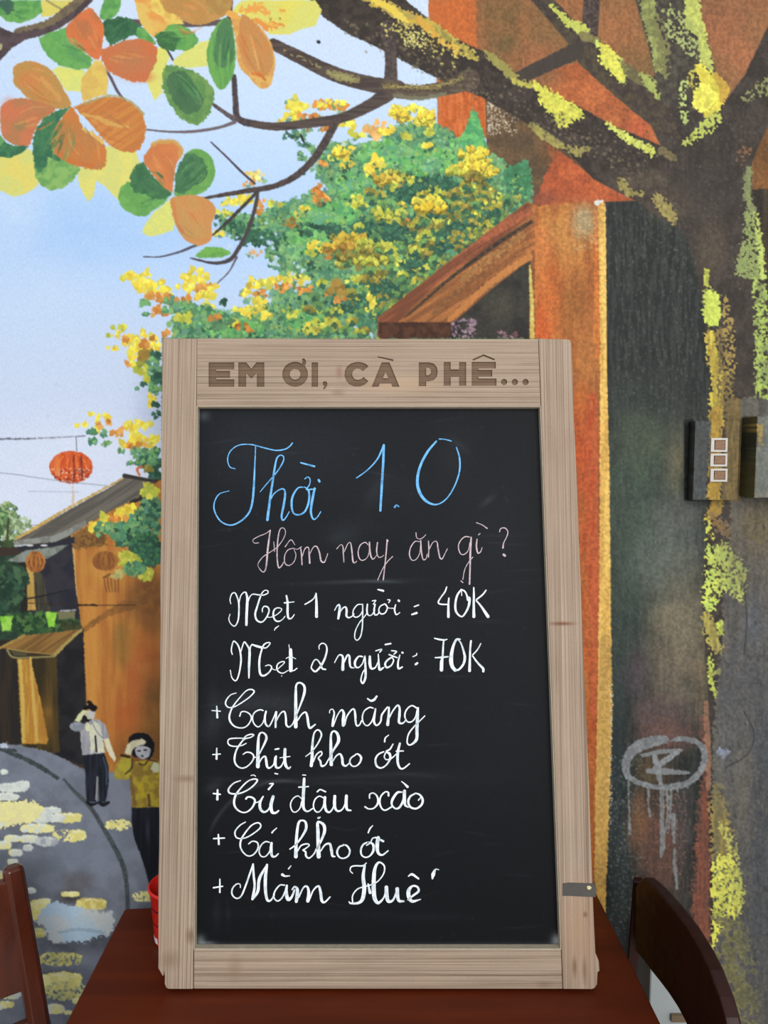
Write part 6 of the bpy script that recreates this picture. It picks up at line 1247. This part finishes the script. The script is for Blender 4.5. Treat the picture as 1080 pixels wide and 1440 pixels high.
write('chalk_writing', ['white chalk word + Cá', 'white chalk words kho ớt, lower'], CW_, [
 (290, 1140, 6.75, [([(70,265),(173,260)], 14), ([(115,227),(120,318)], [14,20]),
  ([(372,108),(320,140),(275,195),(280,245),(315,265),(380,255),(450,215),(510,165),(515,130),(485,115),(430,140),(370,210),(330,280),(325,345),(355,400),(400,430),(450,415),(490,360),(487,305),(440,290),(402,315)], [10,12,14,13,12,12,12,14,14,13,13,15,17,16,13,12,12,15,14,12,11]),
  ([(600,300),(560,295),(520,330),(502,385),(520,430),(560,435),(600,390),(615,325)], [11,12,13,13,12,11,12,13]), ([(620,308),(615,370),(625,428),(655,435),(685,408)], [22,30,23,15,11]), ([(625,208),(640,190),(668,165)], [17,13,9])]),
 (400, 1140, 6.75, [([(52,365),(110,320),(170,240),(205,170),(200,110),(165,92),(135,115),(120,200),(112,300),(108,435)], [12,15,19,26,22,15,22,26,28,36]), ([(125,382),(160,330),(215,315),(235,330),(200,360),(175,375),(200,390),(205,430),(235,450),(280,410),(302,362)], [12,13,13,12,12,12,17,18,14,13,12]),
  ([(305,370),(350,280),(380,200),(375,140),(335,108),(315,120),(318,200),(320,300),(325,435)], [12,22,28,30,19,26,32,32,40]), ([(345,382),(385,325),(430,315),(445,370),(455,428),(480,435)], [12,15,21,28,23,11]), ([(322,70),(340,62)], [20,10]),
  ([(570,325),(520,345),(500,395),(520,440),(560,452),(605,430),(620,380),(595,335),(560,322)], [13,17,18,15,13,16,18,16,13]), ([(785,300),(745,325),(725,375),(735,425),(775,443),(815,425),(845,375),(840,320),(802,298)], [13,17,18,15,13,15,24,22,12]), ([(780,328),(815,305),(835,265),(860,255)], 12), ([(795,210),(812,170),(838,142)], [12,15,8]),
  ([(890,258),(880,330),(890,400),(930,420),(985,380)], [34,36,26,17,12]), ([(865,255),(938,290)], [16,21])])])
write('chalk_writing', ['white chalk word + Mắm', 'white chalk word Huế'], CW_, [
 (290, 1200, 6.0, [([(62,290),(138,278)], [14,11]), ([(115,218),(115,328)], [11,15]),
  ([(288,290),(285,262),(255,260),(220,300),(220,350),(255,380),(295,360),(330,280),(365,180),(395,92)], [8,9,11,13,13,12,13,15,15,13]), ([(395,92),(400,180),(408,280),(390,385)], [16,19,19,22]), ([(390,390),(435,320),(450,210),(513,97)], [14,24,26,14]), ([(513,97),(500,200),(500,310),(515,393),(545,395),(575,350)], [19,28,26,21,15,11]),
  ([(660,268),(620,270),(580,320),(570,370),(600,402),(640,375),(670,310),(680,272)], [12,12,13,13,12,12,13,14]), ([(680,272),(675,330),(690,388),(720,370),(745,310)], [17,28,30,19,15]), ([(642,180),(665,192),(703,190)], [24,14,10]), ([(695,130),(715,105)], [12,8]),
  ([(725,305),(745,282),(768,300),(768,350),(760,406)], [12,15,24,30,26]), ([(780,372),(820,290),(852,282),(865,330),(857,402)], [12,13,17,24,28]), ([(870,392),(905,310),(948,277),(965,330),(975,398),(1000,412),(1045,368)], [12,13,17,24,24,15,12])]),
 (470, 1200, 6.75, [([(175,190),(152,165),(160,130),(200,118),(270,118),(305,92)], [9,11,12,13,15,10]), ([(290,112),(275,220),(285,330),(270,430),(230,470),(160,475),(140,460)], [20,32,38,36,24,17,10]), ([(175,470),(175,400),(220,340),(290,315),(360,295),(420,260),(470,190),(475,120),(430,85),(395,120),(378,200),(375,330),(385,430),(420,470),(470,420),(490,345)], [13,13,12,12,11,11,13,15,17,26,36,40,38,28,12,12]), ([(322,292),(340,373)], [14,28]),
  ([(495,322),(498,400),(515,455),(560,440),(598,345)], [34,38,32,19,17]), ([(598,338),(600,400),(615,450),(660,455)], [36,34,28,17]), ([(700,440),(750,400),(800,360),(790,320),(745,310),(708,350),(708,410),(740,455),(820,437)], [14,19,22,20,17,36,38,28,10]), ([(705,217),(740,200),(800,240)], [12,24,17]), ([(932,240),(940,200),(962,152),(993,156)], [14,38,14,6])])])
# worn tape strip round the right upright
TAPE = plain('dark_grey_tape', (72, 68, 64), .5, .4, .15, 60)
pts = [(791, 1242), (800, 1241), (820, 1241.6), (837.5, 1242.4), (838.4, 1252), (837.6, 1261.2), (820, 1260.6), (800, 1259.6), (791, 1259.5)]
V, F = board_prism(pts, -.0006, .0004); t = obj('tape_strip', V, F, TAPE, sign); t['label'] = 'dark strip of tape'
CREAM = plain('cream_chip', (206, 196, 150), .6, .3)
V, F = board_prism([(825, 1246), (829, 1245), (832, 1248), (829, 1251), (826, 1250)], -.0009, -.0005); obj('paint_fleck', V, F, CREAM, t)
# rear easel frame that keeps the board standing
def seg(a, b, wx, wy):
    a, b = np.array(a, float), np.array(b, float)
    s = []
    for p in (a, b): s.append([(p[0] - wx, p[1] - wy, p[2]), (p[0] + wx, p[1] - wy, p[2]), (p[0] + wx, p[1] + wy, p[2]), (p[0] - wx, p[1] + wy, p[2])])
    return loft(s)
topy = float((BB + BU * .70)[1]) + .034; topz = float((BB + BU * .70)[2])
for x in (-.17, .17):
    V, F = seg((x + float(BB[0]), topy, topz), (x + float(BB[0]), topy + .028, TABLE_Z + .001), .014, .006); obj('easel_leg', V, F, W_V, sign, bevel=.001, bseg=1)
V, F = boxv(float(BB[0]) - .157, float(BB[0]) + .157, topy + .018, topy + .027, TABLE_Z + .16, TABLE_Z + .19); obj('easel_rail', V, F, W_H, sign, bevel=.001, bseg=1)
HM = plain('hinge_metal', (90, 86, 80), .35, .6)
for x in (-.17, .17):
    q = BB + BU * .69 - BN * TH
    V, F = boxv(x + float(BB[0]) - .012, x + float(BB[0]) + .012, q[1] - .001, topy + .001, q[2] - .012, q[2] + .006); obj('hinge', V, F, HM, sign)

# ------------------------------------------------------------------ red plastic cup behind the board
ccy = .968
_t = on_plane(211.5, 1243, (0, ccy, 0), (0, 1, 0)); _b = on_plane(219.5, 1318, (0, ccy, 0), (0, 1, 0))
rb, rt, hh = .024, .0335, float(_t[2]) - TABLE_Z + .002
ccx = float(_t[0]) + rt; rb = max(.02, ccx - float(_b[0]))
cup = empty('plastic_cup', (ccx, ccy, TABLE_Z), 'red tapered plastic cup half hidden behind the left upright of the sign', 'cup')
RED = plain('red_plastic', (222, 38, 30), .3, .5, .05)
prof = [(rb * .9, .004), (rb * .92, 0), (rb, 0), (rb * 1.02, .004), (rt, hh - .006), (rt + .0018, hh - .005), (rt + .0022, hh - .002), (rt + .001, hh), (rt - .0008, hh - .001), (rb * .95, .006), (0.0005, .005)]
n = 40; V = [(ccx + r * math.cos(6.28318 * k / n), ccy + r * math.sin(6.28318 * k / n), TABLE_Z + z) for r, z in prof for k in range(n)]
F = [(i * n + k, i * n + (k + 1) % n, (i + 1) * n + (k + 1) % n, (i + 1) * n + k) for i in range(len(prof) - 1) for k in range(n)]
obj('cup_body', V, F, RED, cup, smooth=True)
WHT = plain('white_glint', (240, 228, 232), .4, .4)  # white highlight low on the cup, painted on as colour
for (z0, z1, a0, a1, m_) in ((.004, .012, 3.3, 4.0, WHT), (.050, .0525, 3.5, 4.3, plain('dark_red_print', (90, 16, 16), .4, .4)), (.030, .032, 3.6, 4.2, plain('dark_red_mark', (110, 20, 18), .4, .4))):
    V, F = [], []
    for k in range(9):
        a_ = a0 + (a1 - a0) * k / 8
        for z in (z0, z1):
            r = rb * 1.02 + (rt - rb * 1.02) * (z - .004) / (hh - .01) + .0004
            V.append((ccx + r * math.cos(a_), ccy + r * math.sin(a_), TABLE_Z + z + .0008 * math.sin(k * 2)))
    for k in range(8): F.append((2 * k, 2 * k + 2, 2 * k + 3, 2 * k + 1))
    obj('print_and_glint', V, F, m_, cup)

# ------------------------------------------------------------------ chairs
def slab(pts_px, p, nrm, thick, extra=0.0):
    """outline on the plane through p with normal nrm, given thickness behind it"""
    nrm = np.array(nrm, float); nrm /= np.linalg.norm(nrm)
    fr = [on_plane(x, y, p, nrm) for x, y in pts_px]; return prism(fr, [q + nrm * thick for q in fr])
def bar(a, b, w, d, dirw):
    """rectangular bar from a to b; w along dirw, d across"""
    a, b = np.array(a, float), np.array(b, float); u = np.array(dirw, float); u /= np.linalg.norm(u); v_ = np.cross(b - a, u); v_ /= np.linalg.norm(v_)
    s = [[p - u * w / 2 - v_ * d / 2, p + u * w / 2 - v_ * d / 2, p + u * w / 2 + v_ * d / 2, p - u * w / 2 + v_ * d / 2] for p in (a, b)]
    return loft(s)
def chair_base(root, M, P0, P1, fwd, zs=.45):
    """seat and legs for a chair whose two back posts stand at P0 and P1 (floor plan), facing fwd"""
    P0, P1, fw = np.array(P0, float), np.array(P1, float), np.array(fwd, float)
    q = [P0 + fw * .012, P1 + fw * .012, P1 + fw * .40, P0 + fw * .40]
    ring = rounded([np.append(x, 0) for x in q], .03, 5)
    V, F = prism([(x[0], x[1], zs) for x in ring], [(x[0], x[1], zs - .03) for x in ring]); obj('seat', V, F, M, root, bevel=.004, bseg=2)
    lat = (P1 - P0) / np.linalg.norm(P1 - P0)
    for p, s_ in ((P0, 1), (P1, -1)):
        c = p + fw * .375 + lat * s_ * .02
        V, F = bar((c[0], c[1], zs - .03), (c[0], c[1], 0), .036, .036, (fw[0], fw[1], 0)); obj('front_leg', V, F, M, root, bevel=.002, bseg=1)
        V, F = bar((p[0] + lat[0] * s_ * .01 + fw[0] * .01, p[1] + lat[1] * s_ * .01 + fw[1] * .01, .20), (c[0], c[1], .20), .016, .022, (lat[0], lat[1], 0)); obj('stretcher', V, F, M, root)

# --- right chair: pushed in at the right end of the table; its back is seen from the front
XR = .352
rc = empty('dining_chair', (.36, .80, 0), 'wooden chair, shade put into its near-black colour, with a curved crest at the right end of the table', 'chair', None)
nR = np.array([1.0, 0, 0])
front_o = [(893, 1248), (899, 1238), (905, 1234), (920, 1248), (942, 1273), (964, 1302), (985, 1337), (998, 1364), (1012, 1402), (1020, 1431), (1032, 1490), (1036, 1580), (1020, 1690)]
back_in = [(984, 1640), (986, 1560), (980, 1490), (964, 1438), (953, 1417), (940, 1397), (928, 1381), (916, 1366), (904, 1350), (893, 1337)]
V, F = slab(front_o + back_in, (XR, 0, 0), nR, .016)
# the crest is rolled: rear edge a little higher than the front edge
o = obj('crest_rail', V, F, CHAIR_M2, rc, bevel=.003, bseg=2)
far = on_plane(889, 1236, (XR, 0, 0), nR); fary = float(far[1]); near = fary - .42
for k, yy in enumerate((fary, near)):
    zt_ = float(far[2]) if k == 0 else .80
    secs = []
    for z, dx in ((zt_, .010), (.62, .003), (.45, 0.0), (.2, .012), (0, .035)):
        hx, hy = (.006, .007) if z > .46 else (.012, .012)
        xo = -.005 if z > .46 else 0
        secs.append([(XR - hx + dx + xo, yy - hy, z), (XR + hx + dx, yy - hy, z), (XR + hx + dx, yy + hy, z), (XR - hx + dx, yy + hy, z)])
    V, F = loft(secs); obj('back_post', V, F, CHAIR_M2, rc, bevel=.002, bseg=1)
V, F = bar((XR + .004, fary - .01, .56), (XR + .004, near + .01, .56), .016, .05, (1, 0, 0)); obj('lower_rail', V, F, CHAIR_M2, rc)
chair_base(rc, CHAIR_M2, (XR - .01, near), (XR - .01, fary), (-1, 0))

# --- left chair: beyond the left end of the table, turned towards the viewer
pt = on_wall(17, 1216, WALL_Y - .985)            # top of its far back post
yL = .985
def onY(px, py, y): return on_plane(px, py, (0, y, 0), (0, 1, 0))
lc = empty('dining_chair', (-.62, .85, 0), 'red-brown wooden chair standing left of the table, cut by the left edge', 'chair', None)
lat = np.array([-.72, -.69]); fw = np.array([.69, -.72])
topL, botL = onY(18, 1222, yL), onY(54, 1440, yL)
def postpt(z):
    t = (topL[2] - z) / (topL[2] - botL[2]); return topL + (botL - topL) * min(t, 1.7)
secs = []
prof = [(topL[2] + .004, .7, .7), (topL[2] + .001, .95, 1), (.83, 1, 1), (.72, 1.05, 1), (.60, 1.1, 1.05), (.45, 1.15, 1.2), (.2, 1.1, 1.1), (0, .9, .9)]
base45 = postpt(.46)
for z, a, b in prof:
    p = postpt(z) if z > .46 else base45 + (np.array([base45[0] - fw[0] * .05 * (.46 - z) / .46, base45[1] - fw[1] * .05 * (.46 - z) / .46, 0]) - np.array([base45[0], base45[1], 0]))
    u = np.array([lat[0], lat[1], 0]) * .013 * a; v_ = np.array([fw[0], fw[1], 0]) * .010 * b; c = np.array([p[0], p[1], z])
    # chamfered section
    secs.append([c - u - v_ * .3, c - u * .6 + v_ * -1, c + u * .6 - v_, c + u - v_ * .3, c + u + v_ * .5, c + u * .6 + v_, c - u * .6 + v_, c - u + v_ * .5])
V, F = loft(secs); obj('back_post', V, F, CHAIR_M, lc, bevel=.001, bseg=1)
off = np.array([lat[0], lat[1], 0]) * .42
V2 = [np.array(p) + off for p in V]; obj('back_post', V2, F, CHAIR_M, lc, bevel=.001, bseg=1)
# crest panel between the posts, bowed away from the sitter
def panel(zb0, zt0, zb1, zt1, th, bow, arch=0.0, n=14, s0=.008, s1=.412):
    V = []
    for i in range(n + 1):
        t = i / n; s = s0 + (s1 - s0) * t; bw = -bow * math.sin(math.pi * t)
        zb = zb0 + (zb1 - zb0) * t; ztp = zt0 + (zt1 - zt0) * t + arch * math.sin(math.pi * t)
        for z in (zb, ztp):
            p = postpt(max(z, .47)); c = np.array([p[0] + lat[0] * s, p[1] + lat[1] * s, z])
            f3 = np.array([fw[0], fw[1], 0]); V.append(c + f3 * (bw + th / 2)); V.append(c + f3 * (bw - th / 2))
    F = []
    for i in range(n):
        a = 4 * i; b = a + 4; F += [(a, b, b + 2, a + 2), (a + 1, a + 3, b + 3, b + 1), (a + 2, b + 2, b + 3, a + 3), (a, a + 1, b + 1, b)]
    F += [(0, 2, 3, 1), (4 * n, 4 * n + 1, 4 * n + 3, 4 * n + 2)]
    return V, F
zpt = float(onY(12, 1233, yL)[2]); zpb = float(onY(30, 1385, yL)[2]); zlr = float(onY(36, 1428, yL)[2])
V, F = panel(zpb, zpt, zpb + .004, zpt, .014, .02, .0); obj('crest_rail', V, F, CHAIR_M, lc, bevel=.002, bseg=1)
V, F = panel(zlr - .05, zlr, zlr - .05, zlr, .014, .02, -.004); obj('lower_rail', V, F, CHAIR_M, lc, bevel=.002, bseg=1)
chair_base(lc, CHAIR_M, (base45[0], base45[1]), (base45[0] + lat[0] * .42, base45[1] + lat[1] * .42), fw)

# ------------------------------------------------------------------ pale upright box glimpsed under the crest of the right chair
CAB = plain('pale_grey_laminate', (158, 164, 164), .5, .4, .03, 20)
dF, dB = .064, .002
q0 = on_wall(915, 1366, dF); ztop = .688
wd_ = float(on_wall(986, 1366, dF)[0]) - float(q0[0])
V, F = boxv(float(q0[0]), float(q0[0]) + wd_, WALL_Y - dF, WALL_Y - dB, .0, .700)
cab = empty('pipe_casing', (float(q0[0]) + wd_ / 2, WALL_Y - .04, 0), 'narrow pale grey upright box against the wall, glimpsed below the crest of the right chair', 'box')
obj('casing_body', V, F, CAB, cab, bevel=.0015, bseg=1)
V, F = boxv(float(q0[0]) + .03, float(q0[0]) + wd_ - .012, WALL_Y - dF - .006, WALL_Y - dF - .0003, .574, .584); obj('clip', V, F, plain('brown_clip', (110, 92, 70), .4, .4), cab)
